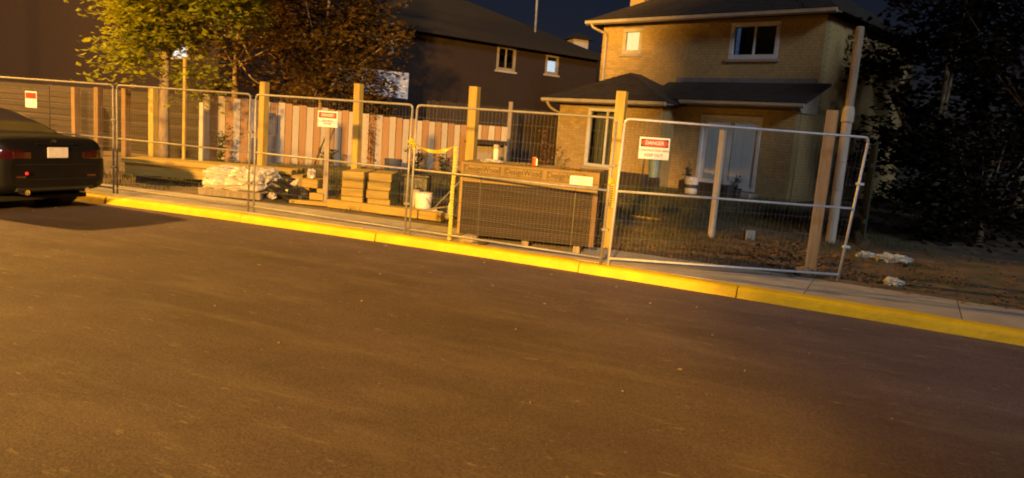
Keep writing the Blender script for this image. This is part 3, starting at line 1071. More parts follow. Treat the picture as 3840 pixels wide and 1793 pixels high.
# ------------------------------------------------------------------ signs
def danger_sign(name, label, loc, rz, w, h, lines, header=True, tilt=0.0):
    s = thing(name, label, 'sign', loc, rz)
    s.rotation_euler = (0, tilt, rz)
    MB().box(-w / 2, w / 2, -0.003, 0.003, -h / 2, h / 2).build('sign_panel', 'sign_white', s, bevel=0.002)
    hz0, hz1 = h * 0.06, h * 0.42
    MB().box(-w * 0.455, w * 0.455, -0.0050, -0.0035, hz0, hz1).build('header_field', 'sign_black' if header else 'sign_red', s)
    if header:
        n = 28
        pts = []
        a, b = w * 0.435, (hz1 - hz0) * 0.44
        zc = (hz0 + hz1) / 2
        for i in range(n):
            t = 2 * math.pi * i / n
            c_, s_ = math.cos(t), math.sin(t)
            pts.append((a * math.copysign(abs(c_) ** 0.55, c_), -0.0052, zc + b * math.copysign(abs(s_) ** 0.75, s_)))
        MB().prism(pts, (0, -0.0014, 0)).build('oval', 'sign_red', s)
        text_obj('lettering', 'DANGER', h * 0.235, 'sign_white', s, (0, -0.0072, zc), (R(90), 0, 0), 0.0005, 0.92 * w / h / 1.42)
    z = -h * 0.10
    for body, size in lines:
        text_obj('lettering', body, size * h, 'sign_black', s, (0, -0.0038, z), (R(90), 0, 0), 0.0005, 1.0)
        z -= h * 0.22
    return s


aD = math.atan2(0.10, 2.94)
danger_sign('danger_sign', 'red and white danger keep out sign on the leaning right panel', (1.655, 9.155, 1.497), aD, 0.375, 0.265,
            [('CONSTRUCTION AREA', 0.13), ('KEEP OUT', 0.19)], True, R(-0.5))
danger_sign('danger_sign', 'small danger do not enter sign nailed to a wooden stake', (-3.45, 13.36, 1.53), R(-8), 0.37, 0.28,
            [('DO NOT', 0.17), ('ENTER', 0.17)], True)
danger_sign('danger_sign', 'blurred orange and white sign on the far left panel above the car', (-8.62, 13.13, 1.48), math.atan2(-0.9, 2.72), 0.27, 0.28, [], False)
st = MB().box(-0.045, 0.045, 0.010, 0.048, -0.1, 1.62).build('sign_stake', 'wood_grey', None, (-3.45, 13.36, 0), R(-8))
tag(st, 'grey wooden stake holding up the small danger sign', 'stake')

# ------------------------------------------------------------------ posts
posts = [(-5.26, 15.25, 2.17, 'square timber post behind the wrapped pallet, left of the small sign', 0.14),
         (-3.18, 14.65, 2.25, 'square timber post behind the stacked timbers, right of the small sign', 0.14),
         (-0.74, 11.75, 2.21, 'bright square timber post behind the left end of the board bundle', 0.14),
         (1.40, 10.75, 2.25, 'square timber post behind the gap between the two right fence panels', 0.14),
         (3.99, 9.72, 2.15, 'square timber post inside the right end of the leaning panel', 0.14),
         (-8.16, 16.6, 1.93, 'square timber post just left of the tree trunk', 0.15),
         (-9.36, 17.7, 1.86, 'dim square timber post right of the far left panel joint', 0.15),
         (-10.6, 18.7, 1.85, 'dim square timber post seen through the far left panel', 0.15),
         (-11.75, 19.7, 1.82, 'leftmost dim square timber post above the car boot', 0.15)]
for (x, y, h, lab, w_) in posts:
    mb = MB()
    ps = [(-w_ / 2, -w_ / 2), (w_ / 2, -w_ / 2), (w_ / 2, w_ / 2), (-w_ / 2, w_ / 2)]
    lean = rng.uniform(-0.006, 0.006)
    mb.add([(a, b, -0.15) for a, b in ps] + [(a + lean * h, b + lean * h, h) for a, b in ps],
           [(3, 2, 1, 0), (4, 5, 6, 7), (0, 1, 5, 4), (1, 2, 6, 5), (2, 3, 7, 6), (3, 0, 4, 7)])
    o = mb.build('timber_post', 'wood_brown' if x < -9 else ('wood_weath' if x > 3 else 'wood_new'), None, (x, y, 0), R(-24 + rng.uniform(-4, 4)), bevel=0.006)  # far left posts take brown lumber, tree shade put into their colour
    tag(o, lab, 'post', 'timber posts for the new fence')

o = MB().box(-0.03, 0.03, -0.02, 0.02, -0.1, 2.55).build('wooden_stake', 'wood_new', None, (-7.12, 15.8, 0), R(-20))
tag(o, 'thin bright wooden stake rising into the leaves right of the trunk', 'stake')
o = MB().box(-0.045, 0.045, -0.02, 0.02, 0.0, 1.66).build('wooden_stake', 'board_pale', None, (-6.56, 15.35, 0), R(-16))
tag(o, 'short pale wooden stake in front of the striped fence end', 'stake')
mb = MB().box(-0.045, 0.045, -0.045, 0.045, -0.1, 1.86)
o = mb.build('wooden_stake', 'pvc_white', None, (3.50, 12.96, 0), R(-40), bevel=0.004)
tag(o, 'pale square stake standing in the yard behind the leaning panel', 'stake')
o = MB().box(-0.06, 0.06, -0.05, 0.05, -0.1, 2.45).build('fence_post', 'wood_grey', None, (-0.35, 23.6, 0), R(-15))
tag(o, 'tan square post at the dark fence right of the striped fence', 'post')

# conduit
cn = thing('riser_pipe', 'tall white pipe with a collar standing behind the right timber post', 'pipe', (5.80, 13.42, 0))
MB().lathe([(0.085, 0.0), (0.085, 2.22)], 18).build('lower_pipe', 'pvc', cn, smooth=False)
MB().lathe([(0.086, 2.16), (0.105, 2.18), (0.105, 2.34), (0.095, 2.42), (0.075, 2.45)], 18).build('collar', 'pvc', cn)
MB().lathe([(0.073, 2.44), (0.073, 3.80), (0.06, 3.83)], 18).build('upper_pipe', 'wood_grey', cn)
MB().lathe([(0.09, 0.95), (0.09, 0.98)], 18).build('strap', 'trim', cn)
MB().lathe([(0.09, 1.45), (0.09, 1.48)], 18).build('strap', 'trim', cn)

# ------------------------------------------------------------------ bundle of boards
SB = (-0.76, 10.17)
srz = math.atan2(-0.34, 1.86)
bd = thing('board_bundle', 'bundle of brown boards on bearers with a printed carton top', 'board bundle', (SB[0], SB[1], 0), srz)
SW, SD = 1.88, 1.12
for u in (0.22, 0.95, 1.66):
    MB().box(u - 0.045, u + 0.045, 0.03, SD - 0.03, 0.0, 0.10).build('bearer', 'wood_grey', bd)
bme = unit.mesh('board', 'stack_board')
rows = 26
rh = 0.0282
for i in range(rows):
    z = 0.115 + i * rh
    for j in range(6):
        dw = SD / 6
        off = rng.uniform(-0.006, 0.006) if j == 0 else 0
        inst('board', bme, bd, (SW / 2 + rng.uniform(-0.008, 0.008), dw * (j + 0.5) + off, z + rh / 2), (0, 0, 0), (SW - 0.01, dw - 0.004, rh - 0.0045))
zc = 0.115 + rows * rh
tme = unit.mesh('board', 'stack_tan')
for i in range(3):
    inst('board', tme, bd, (SW / 2 + rng.uniform(-0.006, 0.006), SD / 2 + rng.uniform(-0.008, 0.0), zc + 0.0155 + i * 0.032), (0, 0, 0), (SW, SD, 0.028))
zt = zc + 0.097
# carton cap: slightly uneven box
mb = MB()
nu = 24
vs_, fs_ = [], []
pr_ = [(-0.006, 0.0), (-0.008, 0.08), (-0.004, 0.158), (0.02, 0.172), (SD * 0.3, 0.178), (SD * 0.7, 0.174), (SD, 0.168), (SD + 0.004, 0.0)]
for i in range(nu + 1):
    u = -0.008 + (SW + 0.016) * i / nu
    for j, (y, z) in enumerate(pr_):
        w_ = 0.008 * noise.noise(Vector((u * 3, j * 1.7, 2)))
        vs_.append((u, y + (w_ if j < 3 else 0) * 0.4, zt + z + (w_ if 2 <= j <= 6 else 0)))
m_ = len(pr_)
for i in range(nu):
    for j in range(m_ - 1):
        q = i * m_ + j
        fs_.append((q, q + m_, q + m_ + 1, q + 1))
fs_.append(tuple(range(m_)))
fs_.append(tuple(nu * m_ + j for j in range(m_))[::-1])
mb.add(vs_, fs_)
cap = mb.build('carton_cap', 'carton', bd)
for k, uc in enumerate((0.29, 0.86, 1.44)):
    text_obj('lettering', 'DesignWood', 0.108, 'print_dark', cap, (uc, -0.0145, zt + 0.082), (R(90), 0, 0), 0.0012, 0.86)
    mb = MB()
    a, b, z0, z1 = uc - 0.262, uc + 0.262, zt + 0.028, zt + 0.138
    for (p, q, c, d_) in ((a, b, z1 - 0.006, z1), (a, b, z0, z0 + 0.006), (a, a + 0.007, z0, z1), (b - 0.007, b, z0, z1)):
        mb.box(p, q, -0.0145, -0.012, c, d_)
    mb.build('printed_frame', 'print_dark', cap)
MB().box(-0.008, SW + 0.008, -0.0135, -0.011, zt + 0.008, zt + 0.013).build('fold_line', 'print_dark', cap)
lab_ = MB().box(1.50, 1.80, -0.020, -0.016, zt - 0.010, zt + 0.105).build('paper_label', 'sign_white', bd)
for k in range(3):
    MB().box(1.545 + 0.05 * k, 1.70 + 0.03 * k, -0.0212, -0.0204, zt + 0.075 - k * 0.028, zt + 0.083 - k * 0.028).build('printed_line', 'flashing', lab_)
MB().box(-0.010, 0.028, -0.018, 0.02, 0.115, zt - 0.0).build('corner_guard', 'stack_tan', bd)
MB().box(SW - 0.06, SW + 0.006, -0.016, 0.03, 0.115, zt - 0.10).build('corner_guard', 'wood_brown', bd)
for u in (0.28, 1.58):
    MB().box(u, u + 0.013, -0.0135, -0.0115, 0.10, zt + 0.002).build('strap', 'steel_dark', bd)
ztop = zt + 0.18


def on_stack(u, v, z=0.0):
    c_, s_ = math.cos(srz), math.sin(srz)
    return (SB[0] + u * c_ - v * s_, SB[1] + u * s_ + v * c_, ztop + z)


# things on the bundle
bt = thing('spray_bottle', 'white tube standing on a crumpled rag on the board bundle', 'bottle', on_stack(0.40, 0.30, 0.0))
MB().lathe([(0.030, 0.0), (0.036, 0.008), (0.036, 0.175), (0.030, 0.19)], 16).build('body', 'white_plastic', bt)
MB().lathe([(0.031, 0.188), (0.038, 0.20), (0.042, 0.225), (0.032, 0.245), (0.012, 0.25)], 14).build('cap', 'trim', bt)
MB().box(-0.037, -0.030, -0.022, 0.012, 0.03, 0.12).build('printed_band', 'yellow_plastic', bt)
o = blob_mesh('rag', 'sheet', 0.15, 0.09, 0.022, 3.1, 0.5, 3).build('crumpled_rag', 'sheet', None, on_stack(0.36, 0.16, -0.004), 0.2)
tag(o, 'crumpled pale rag lying on the left end of the bundle', 'rag')
cn_ = thing('drink_can', 'red drink can standing on top of the board bundle', 'can', on_stack(0.98, 0.14, 0.0))
MB().lathe([(0.024, 0.0), (0.032, 0.008), (0.033, 0.015), (0.033, 0.104), (0.028, 0.116)], 18).build('body', 'can_red', cn_)
MB().lathe([(0.0285, 0.1155), (0.0285, 0.121), (0.025, 0.122)], 18).build('lid', 'aluminium', cn_)
MB().box(0.006, 0.034, -0.028, 0.0, 0.014, 0.105).build('silver_stripe', 'aluminium', cn_)
mb = MB()
for k in range(16):
    a = rng.uniform(0, 6.28)
    x0, y0 = rng.uniform(-0.12, 0.12), rng.uniform(-0.06, 0.06)
    l = rng.uniform(0.02, 0.06)
    mb.tube([(x0, y0, 0.008), (x0 + l * math.cos(a), y0 + l * math.sin(a), 0.02 + rng.uniform(0, 0.02))], 0.006, 4)
o = mb.build('wood_shavings', 'stack_tan', None, on_stack(0.82, 0.12, -0.002))
tag(o, 'curled wood shavings beside the drink can', 'shavings')
mb = MB()
vs_ = []
o = blob_mesh('s', 'sheet', 0.22, 0.10, 0.016, 8.1, 0.6, 4).build('torn_carton_flap', 'carton', None, on_stack(1.62, 0.14, -0.006), 0.1)
tag(o, 'torn flap of carton on the right end of the bundle', 'carton')

# stone and scraps at the bundle's foot
o = blob_mesh('st', 'stone', 0.13, 0.09, 0.055, 5.0, 0.35, 2.2, 14, 9).build('rough_stone', 'stone', None, (-0.60, 10.13, 0.0), 0.3)
tag(o, 'rough pale stone under the left front corner of the bundle', 'stone')
o = blob_mesh('st', 'stone', 0.06, 0.05, 0.03, 6.0, 0.35, 2.2, 12, 8).build('rough_stone', 'terracotta', None, (-0.40, 10.04, 0.0), 0.3)
tag(o, 'small dark stone right of the pale stone by the bundle', 'stone')

# ------------------------------------------------------------------ caution tape
sp = thing('taped_stake', 'thin stake wound from top to bottom in yellow caution tape', 'stake', (-0.87, 10.16, 0.0))
MB().tube([(0, 0, -0.05), (0.01, 0, 1.32)], 0.013, 8).build('stake', 'galv', sp)
mb = MB()
mk = MB()
n = 88
for i in range(n):
    z0 = 0.02 + i * 1.29 / n
    z1 = z0 + 1.29 / n * 0.93
    k = 0.024 + 0.002 * math.sin(i * 1.3)
    ox = 0.004 * math.sin(i * 0.11) + 0.01 * i / n
    mb.box(ox - k, ox + k, -0.018 - 0.003 * (i % 2), 0.018, z0, z1)
    if i % 3 != 0:
        mk.box(ox - k * 0.1, ox + k * 0.95, -0.0235 - 0.003 * (i % 2), -0.0215 - 0.003 * (i % 2), z0 + 0.003, z0 + 0.0075)
tp = mb.build('tape', 'tape', sp)
mk.build('printed_marks', 'sign_black', tp)
mb = MB()
pts = []
P0, P1 = Vector((-1.50, 10.35, 1.335)), Vector((-0.87, 10.13, 1.325))
n = 26
vs_, fs_ = [], []
for i in range(n + 1):
    t = i / n
    p = P0.lerp(P1, t)
    p.z -= 0.13 * 4 * t * (1 - t) * (0.75 + 0.25 * t)
    tw = 0.9 * math.sin(t * 8) + 0.4
    wv = Vector((0, math.sin(tw), math.cos(tw))) * (0.026 * (0.65 + 0.35 * abs(math.cos(t * 5))))
    vs_ += [p - wv, p + wv]
for i in range(n):
    fs_.append((2 * i, 2 * i + 2, 2 * i + 3, 2 * i + 1))
o = MB().add(vs_, fs_).build('caution_tape', 'tape', None)
sm = o.modifiers.new('solid', 'SOLIDIFY')
sm.thickness = 0.002
tag(o, 'yellow caution tape strung from the fence upright to the taped stake', 'tape')
for (loc, lab) in (((-1.50, 10.345, 1.33), 'knot of yellow tape tied round the fence upright'), ((1.165, 9.14, 1.05), 'yellow and black tape end tied between the two right panels')):
    t_ = thing('tape_knot', lab, 'tape', loc)
    blob_mesh('k', 'tape', 0.035, 0.03, 0.03, 2.2, 0.5, 4, 12, 8, False).build('knot', 'tape', t_, (0, 0, -0.03))
    mb = MB()
    vs_, fs_ = [], []
    L_ = 0.10 if loc[0] < 0 else 0.30
    for i in range(9):
        t = i / 8
        c_ = Vector((0.02 + 0.02 * t, -0.012 - 0.01 * math.sin(t * 6), -0.02 - L_ * t))
        vs_ += [c_ - Vector((0.022, 0, 0)), c_ + Vector((0.022, 0.006, 0))]
    for i in range(8):
        fs_.append((2 * i, 2 * i + 1, 2 * i + 3, 2 * i + 2))
    e_ = MB().add(vs_, fs_).build('tape_end', 'tape', t_)
    mk = MB()
    for i in range(int(L_ / 0.03)):
        z = -0.04 - i * 0.03
        mk.box(-0.005 + 0.01, 0.03, -0.032, -0.030, z - 0.014, z)
    mk.build('printed_marks', 'sign_black', e_)

# ------------------------------------------------------------------ timber stack, beams, offcuts
trz = R(-1)
ux = Vector((math.cos(trz), math.sin(trz), 0))
uy = Vector((-math.sin(trz), math.cos(trz), 0))
base = Vector((-3.16, 13.50, 0.0))
ordw = ['bottom', 'second', 'third', 'top']
for col in range(2):
    for row in range(4):
        wd = 0.40 if col == 0 else 0.42
        u = 0.0 + col * 0.475 + rng.uniform(-0.035, 0.03) - 0.008 * row
        v = rng.uniform(-0.05, 0.05)
        L_ = 0.95 + rng.uniform(-0.05, 0.05)
        p = base + ux * u + uy * v
        o = MB().box(0, wd, 0, L_, 0, 0.151).build('timber_block', 'wood_x', None, (p.x, p.y, 0.003 + row * 0.1545), trz + rng.uniform(-0.05, 0.05), bevel=0.014)
        tag(o, '%s block of the %s column of the stacked timbers' % (ordw[row], 'left' if col == 0 else 'right'), 'timber', 'stacked timber blocks')

def beam(label, p0, p1, w_, h_, z=0.0, m='wood_x', name='timber_beam', group='beams lying on the ground'):
    p0, p1 = Vector((*p0, z)), Vector((*p1, z))
    d = p1 - p0
    o = MB().box(0, d.length, 0, w_, 0, h_).build(name, m, None, p0, math.atan2(d.y, d.x), bevel=0.007)
    return tag(o, label, 'beam', group)


beam('long timber beam on the pavement in front of the stacked timbers', (-3.30, 12.95), (-1.62, 12.30), 0.14, 0.14)
beam('short timber beam end right of the long front beam', (-1.595, 12.29), (-1.20, 12.14), 0.14, 0.14)
beam('timber beam lying behind the long front beam by the white bucket', (-3.0, 13.12), (-1.62, 12.86), 0.10, 0.10)
beam('low wide plank left of the long front beam', (-4.02, 13.12), (-2.95, 12.98), 0.20, 0.06, 0.0)
# offcuts
for (x, y, z, a, b, h_, lab) in ((-3.78, 13.42, 0.27, 0.36, 0.5, 0.15, 'large offcut block balanced left of the stacked timbers'),
                                 (-3.83, 13.38, 0.064, 0.16, 0.2, 0.11, 'left small offcut block on the low plank'),
                                 (-3.60, 13.34, 0.064, 0.26, 0.2, 0.12, 'right small offcut block on the low plank'),
                                 (-3.54, 13.42, 0.188, 0.15, 0.18, 0.08, 'smallest offcut block under the balanced block')):
    o = MB().box(-a / 2, a / 2, 0, b, 0, h_).build('timber_offcut', 'wood_x', None, (x, y, z), trz + rng.uniform(-0.1, 0.1), bevel=0.008)
    tag(o, lab, 'offcut', 'timber offcuts')
o = MB().box(-0.18, 0.0, 0.05, 0.25, 0, 0.20).build('timber_offcut', 'wood_x', None, (-3.78, 13.45, 0.066), trz, bevel=0.008)
tag(o, 'offcut block hidden below the balanced block', 'offcut', 'timber offcuts')

# long lumber stack at left
lrz = R(2)
LB = Vector((-7.75, 14.45, 0))
for k in range(3):
    o = MB().box(-0.05, 0.05, 0, 0.9, 0, 0.15).build('bearer_block', 'wood_dark', None, (LB.x + 0.35 + k * 1.35, LB.y, 0), lrz)
    tag(o, '%s bearer block under the long planks' % ('left', 'middle', 'right')[k], 'block', 'bearers under the long planks')
names = ['front', 'second', 'third', 'rear']
for lay in range(2):
    for j in range(3):
        o = MB().box(0.10 * (lay == 0), 3.5 - 0.15 * lay + rng.uniform(-0.1, 0.1), 0, 0.27, 0, 0.235 if lay == 0 else 0.085).build(
            'long_plank', 'wood_x', None, (LB.x - 0.06 + 0.08 * lay, LB.y + 0.28 * j + (0.06 if lay == 0 else -0.04), 0.153 + lay * 0.239), lrz + rng.uniform(-0.01, 0.01), bevel=0.006)
        tag(o, '%s %s long plank in the lumber pile behind the car' % (names[j] if j < 2 else 'rear', 'lower' if lay == 0 else 'upper'), 'plank', 'long planks in the lumber pile')

# ------------------------------------------------------------------ wrapped pallet of bags
prz = R(-8)
PL = (-5.10, 13.75, 0.0)
pal = thing('wooden_pallet', 'wooden pallet under the plastic wrapped cement bags', 'pallet', PL, prz)
for k in range(7):
    MB().box(-0.60, 0.60, -0.48 + k * 0.145, -0.38 + k * 0.145, 0.105, 0.125).build('slat', 'wood_grey', pal)
for y in (-0.46, -0.04, 0.38):
    MB().box(-0.60, 0.60, y, y + 0.09, 0.0, 0.10).build('bearer', 'wood_grey', pal)
co, si = math.cos(prz), math.sin(prz)
labs = ['left front', 'right front', 'left rear', 'right rear']
for lay in range(2):
    for k in range(4):
        u, v = (-0.29 if k % 2 == 0 else 0.29), (-0.24 if k < 2 else 0.24)
        o = blob_mesh('b', 'bag', 0.265, 0.215, 0.080, lay * 7 + k, 0.14, 2.4, 28, 16, True, 0.55).build(
            'cement_bag', 'bag', None, (PL[0] + u * co - v * si, PL[1] + u * si + v * co, 0.128 + lay * 0.165), prz + rng.uniform(-0.06, 0.06), smooth=True)
        tag(o, '%s cement bag of the %s layer under the plastic' % (labs[k], 'lower' if lay == 0 else 'upper'), 'bag', 'cement bags on the pallet')
mb = MB()
vs_, fs_ = [], []
nu, nv = 84, 34
for i in range(nv + 1):
    th = math.pi * 0.80 * i / nv
    for j in range(nu):
        ph = 2 * math.pi * j / nu
        d = Vector([math.copysign(abs(c) ** 0.62, c) for c in (math.sin(th) * math.cos(ph), math.sin(th) * math.sin(ph), math.cos(th))])
        k = 1 + 0.20 * n3(d, 2.1, 3.3) - 0.22 * abs(n3(d, 4.5, 7.0)) - 0.13 * abs(n3(d, 10.0, 2.0))
        z = 0.30 + 0.225 * d.z * k
        p = Vector((d.x * 0.66 * k, d.y * 0.54 * k, z))
        if p.x < -0.45 and i > nv * 0.6:                 # loose corner trailing to the ground
            q = (i / nv - 0.6) / 0.4
            p.x -= 0.30 * q
            p.z = max(0.02, p.z - 0.16 * q)
        vs_.append(p)
for i in range(nv):
    for j in range(nu):
        a, b = i * nu + j, i * nu + (j + 1) % nu
        fs_.append((a, a + nu, b + nu, b))
o = mb.add(vs_, fs_).build('plastic_sheet', 'sheet', None, (PL[0], PL[1], 0.012), prz)
o.modifiers.new('solid', 'SOLIDIFY').thickness = 0.003
tag(o, 'crumpled pale plastic sheet wrapped over the pallet of bags', 'plastic sheet')

# black bags, loose white bag
for (x, y, sx, sy, sz, s, lab) in ((-4.22, 13.80, 0.36, 0.30, 0.17, 1.0, 'larger black rubbish bag slumped right of the wrapped pallet'),
                                   (-3.98, 13.45, 0.28, 0.20, 0.11, 4.0, 'smaller flat black rubbish bag in front of the larger one')):
    o = blob_mesh('b', 'black_plastic', sx, sy, sz, s, 0.35, 2.5, 26, 16).build('rubbish_bag', 'black_plastic', None, (x, y, 0), 0.3)
    tag(o, lab, 'bag', 'black rubbish bags')
o = blob_mesh('b', 'sheet', 0.17, 0.12, 0.09, 12.0, 0.6, 3.2, 26, 16).build('white_bag', 'sheet', None, (-4.00, 13.75, 0.18), 0.5)
tag(o, 'crumpled white plastic bag on the black rubbish bags', 'bag')
o = blob_mesh('b', 'sheet', 0.07, 0.06, 0.08, 15.0, 0.5, 3.2, 16, 12).build('white_bag', 'sheet', None, (-3.78, 13.62, 0.425), 0.5)
tag(o, 'small white wad on the balanced offcut block', 'bag')
o = blob_mesh('b', 'sheet', 0.06, 0.12, 0.05, 19.0, 0.5, 3.2, 16, 12).build('white_bag', 'sheet', None, (-4.42, 13.40, 0.02), 0.6)
tag(o, 'torn scrap of plastic at the right foot of the wrapped pallet', 'scrap')


def bucket(name, label, loc, m='white_plastic', s=1.0, handle=True):
    b = thing(name, label, 'bucket', loc, rng.uniform(0, 3))
    MB().lathe([(0.130 * s, 0.0), (0.134 * s, 0.01), (0.148 * s, 0.27 * s), (0.150 * s, 0.31 * s), (0.150 * s, 0.37 * s), (0.140 * s, 0.37 * s), (0.132 * s, 0.10 * s)], 24).build('body', m, b)
    for z in (0.27, 0.305, 0.355):
        MB().lathe([(0.149 * s, z * s), (0.162 * s, (z + 0.003) * s), (0.162 * s, (z + 0.010) * s), (0.149 * s, (z + 0.013) * s)], 24).build('rib', m, b)
    if handle:
        MB().tube([(0.162 * s * math.cos(t), -0.02 - 0.10 * s * math.sin(t) - 0.06, (0.29 - 0.17 * math.sin(t)) * s) for t in [math.pi * i / 10 for i in range(11)]], 0.004, 6).build('handle', 'steel_dark', b)
    return b


bucket('white_bucket', 'white plastic bucket standing right of the stacked timbers', (-1.62, 13.10, 0.0))
bk = bucket('white_bucket', 'white bucket with a blue mark standing by the patio door', (4.78, 20.3, 0.22), s=1.25)
MB().lathe([(0.176, 0.16), (0.180, 0.17), (0.1815, 0.26), (0.179, 0.27)], 24).build('blue_band', 'blue_board', bk)
# black bin and cream can behind the bucket
o = thing('black_crate', 'black ribbed plastic crate behind the stacked timbers', 'crate', (-2.12, 13.95, 0), R(-4))
MB().box(0, 0.46, 0, 0.4, 0.0, 0.58).build('body', 'black_plastic', o, bevel=0.02)
for k in range(6):
    MB().box(0.02 + k * 0.08, 0.045 + k * 0.08, -0.018, -0.001, 0.03, 0.55).build('rib', 'black_plastic', o)
MB().box(-0.02, 0.48, -0.024, 0.42, 0.582, 0.61).build('rim', 'black_plastic', o)
o = thing('cream_canister', 'cream canister standing in front of the black crate', 'canister', (-1.86, 13.72, 0), R(-10))
MB().box(-0.075, 0.075, 0, 0.15, 0, 0.36).build('body', 'trim', o, bevel=0.02)
MB().lathe([(0.025, 0.36), (0.025, 0.40)], 12, (0.03, 0.07, 0)).build('cap', 'black_plastic', o)
# debris by bucket
mb = blob_mesh('b', 'sheet', 0.20, 0.10, 0.05, 23.0, 0.7, 3.0, 26, 14)
o = mb.build('white_bag', 'sheet', None, (-1.28, 12.42, 0.02), -0.3)
tag(o, 'crumpled white and yellow bag right of the white bucket', 'bag')
o = MB().lathe([(0.022, 0), (0.03, 0.02), (0.03, 0.16), (0.018, 0.19), (0.018, 0.22)], 14).build('white_bottle', 'white_plastic', None, (-1.10, 12.55, 0.06))
tag(o, 'small white bottle standing in the debris left of the taped stake', 'bottle')
for k, (a, b, lab) in enumerate((((-1.75, 12.75, 0.07), (-1.12, 12.62, 0.21), 'yellowish stick propped on the white bag by the bucket'),
                                 ((-1.50, 13.05, 0.02), (-1.00, 13.75, 0.62), 'long stick leaning up to the right behind the bucket'))):
    o = MB().tube([a, b], 0.014, 6).build('leaning_stick', 'wood_grey', None)
    tag(o, lab, 'stick')

# ------------------------------------------------------------------ yard clutter right
o = MB().box(0, 0.62, 0, 0.10, 0, 0.035).build('scrap_plank', 'wood_new', None, (2.32, 15.0, yz(2.4, 15.0) + 0.01), R(-28))
tag(o, 'short pale scrap plank lying on the grass behind the right panel', 'plank')
o = MB().box(-0.085, 0.085, -0.06, 0.06, 0, 0.185).build('pale_block', 'trim', None, (4.15, 12.9, yz(4.15, 12.9) - 0.01), R(10), bevel=0.012)
tag(o, 'small pale block standing on the soil behind the leaning panel', 'block')
o = blob_mesh('st', 'stone', 0.10, 0.07, 0.05, 31.0, 0.3, 2.2, 14, 9).build('rough_stone', 'board_rust', None, (3.86, 9.66, -0.01), 0.3)
tag(o, 'orange brown stone at the foot of the right timber post', 'stone')
for k, (x, y, sx, sy, sz, lab) in enumerate(((5.72, 11.85, 0.16, 0.08, 0.05, 'small pale plastic scrap behind the leaning panel end'),
                                             (5.95, 11.45, 0.24, 0.13, 0.06, 'larger pale plastic bag on the dark soil at right'),
                                             (4.92, 9.36, 0.11, 0.06, 0.04, 'pale crumpled scrap near the pavement at right'))):
    o = blob_mesh('b', 'sheet', sx, sy, sz, 40.0 + k, 0.6, 3.0, 22, 12).build('plastic_scrap', 'sheet', None, (x, y, yz(x, y)), 0.2 - 0.3 * k)
    tag(o, lab, 'scrap', 'pale plastic scraps on the soil')

# planters by the door
hx = Vector((0.7306, -0.6828, 0))
hy = Vector((0.6828, 0.7306, 0))
H0 = Vector((6.3, 21.0, 0))


def hp(u, v, z=0.0):
    p = H0 + hx * u + hy * v
    return (p.x, p.y, z)


def plant(name, label, loc, h, spread, n, leaf, m='weed', cat='plant', seed=0, group=None, stems=5, stalk='weed'):
    r = random.Random(seed)
    t = thing(name, label, cat, loc, 0, group)
    ms = MB()
    ml = MB()
    for s in range(stems):
        a = r.uniform(0, 6.28)
        tip = Vector((math.cos(a) * spread * r.uniform(0.2, 1), math.sin(a) * spread * r.uniform(0.2, 1), h * r.uniform(0.65, 1.0)))
        mid = Vector((tip.x * 0.3, tip.y * 0.3, tip.z * 0.55))
        ms.tube([(0, 0, 0), mid, tip], 0.006, 4, 0.003)
        for k in range(n // stems):
            q = r.uniform(0.15, 1)
            c = (mid * (q / 0.5) if q < 0.5 else mid.lerp(tip, (q - 0.5) / 0.5))
            add_leaf(ml, c + Vector((r.gauss(0, 0.05), r.gauss(0, 0.05), r.gauss(0, 0.03))), leaf * r.uniform(0.6, 1.2), r)
    ms.build('stem', stalk, t)
    ml.build('foliage', m, t)
    return t


def add_leaf(mb, c, s, r):
    a = r.uniform(0, 6.28)
    tilt = r.uniform(-1.0, 1.0)
    d = Vector((math.cos(a), math.sin(a), tilt * 0.7)).normalized()
    w = d.cross(Vector((r.uniform(-0.5, 0.5), r.uniform(-0.5, 0.5), 1))).normalized()
    n = d.cross(w)
    mb.add([c - d * s * 0.5, c + w * s * 0.36 + n * s * 0.08, c + d * s * 0.55, c - w * s * 0.36 + n * s * 0.08], [(0, 1, 2, 3)])


for k, (u, v, lab) in enumerate(((-2.9, -1.5, 'long dark planter trough below the bay window'), (-0.4, -1.2, 'dark planter trough right of the pale stake'))):
    t = thing('planter_trough', lab, 'planter', hp(u, v, yz(*hp(u, v)[:2])), HR)
    MB().box(-0.75, 0.75, -0.16, 0.16, 0, 0.36).build('body', 'terracotta', t, bevel=0.015)
    for j in range(10):
        MB().box(-0.72 + j * 0.15, -0.63 + j * 0.15, -0.175, -0.162, 0.03, 0.33).build('slat', 'terracotta', t)
for k, (u, v, h, lab) in enumerate(((-1.05, -1.0, 0.62, 'leafy dark potted shrub left of the patio door'), (0.3, -0.8, 0.35, 'small potted plant at the right side of the patio door'))):
    p = hp(u, v)
    t = plant('potted_plant', lab, (p[0], p[1], yz(p[0], p[1])), h + 0.25, 0.22, 160, 0.09, 'weed', 'plant', 50 + k)
    MB().lathe([(0.13, 0), (0.17, 0.24), (0.185, 0.26), (0.16, 0.26), (0.15, 0.22)], 18).build('pot', 'terracotta', t)
t = thing('grey_bin', 'grey plastic bin left of the white bucket at the house', 'bin', hp(-2.2, -1.05, 0.22), HR)
MB().lathe([(0.13, 0.30), (0.17, 0.80), (0.185, 0.82), (0.165, 0.83)], 20).build('body', 'teal_plastic', t)
MB().box(-0.15, 0.15, -0.13, 0.13, 0, 0.30).build('stand', 'terracotta', t)
o = MB().tube([hp(-2.45, -1.3, 0.25), hp(-2.75, -0.75, 1.25)], 0.014, 6).build('leaning_stick', 'wood_grey', None)
tag(o, 'thin stick leaning against the house wall right of the danger sign', 'stick')

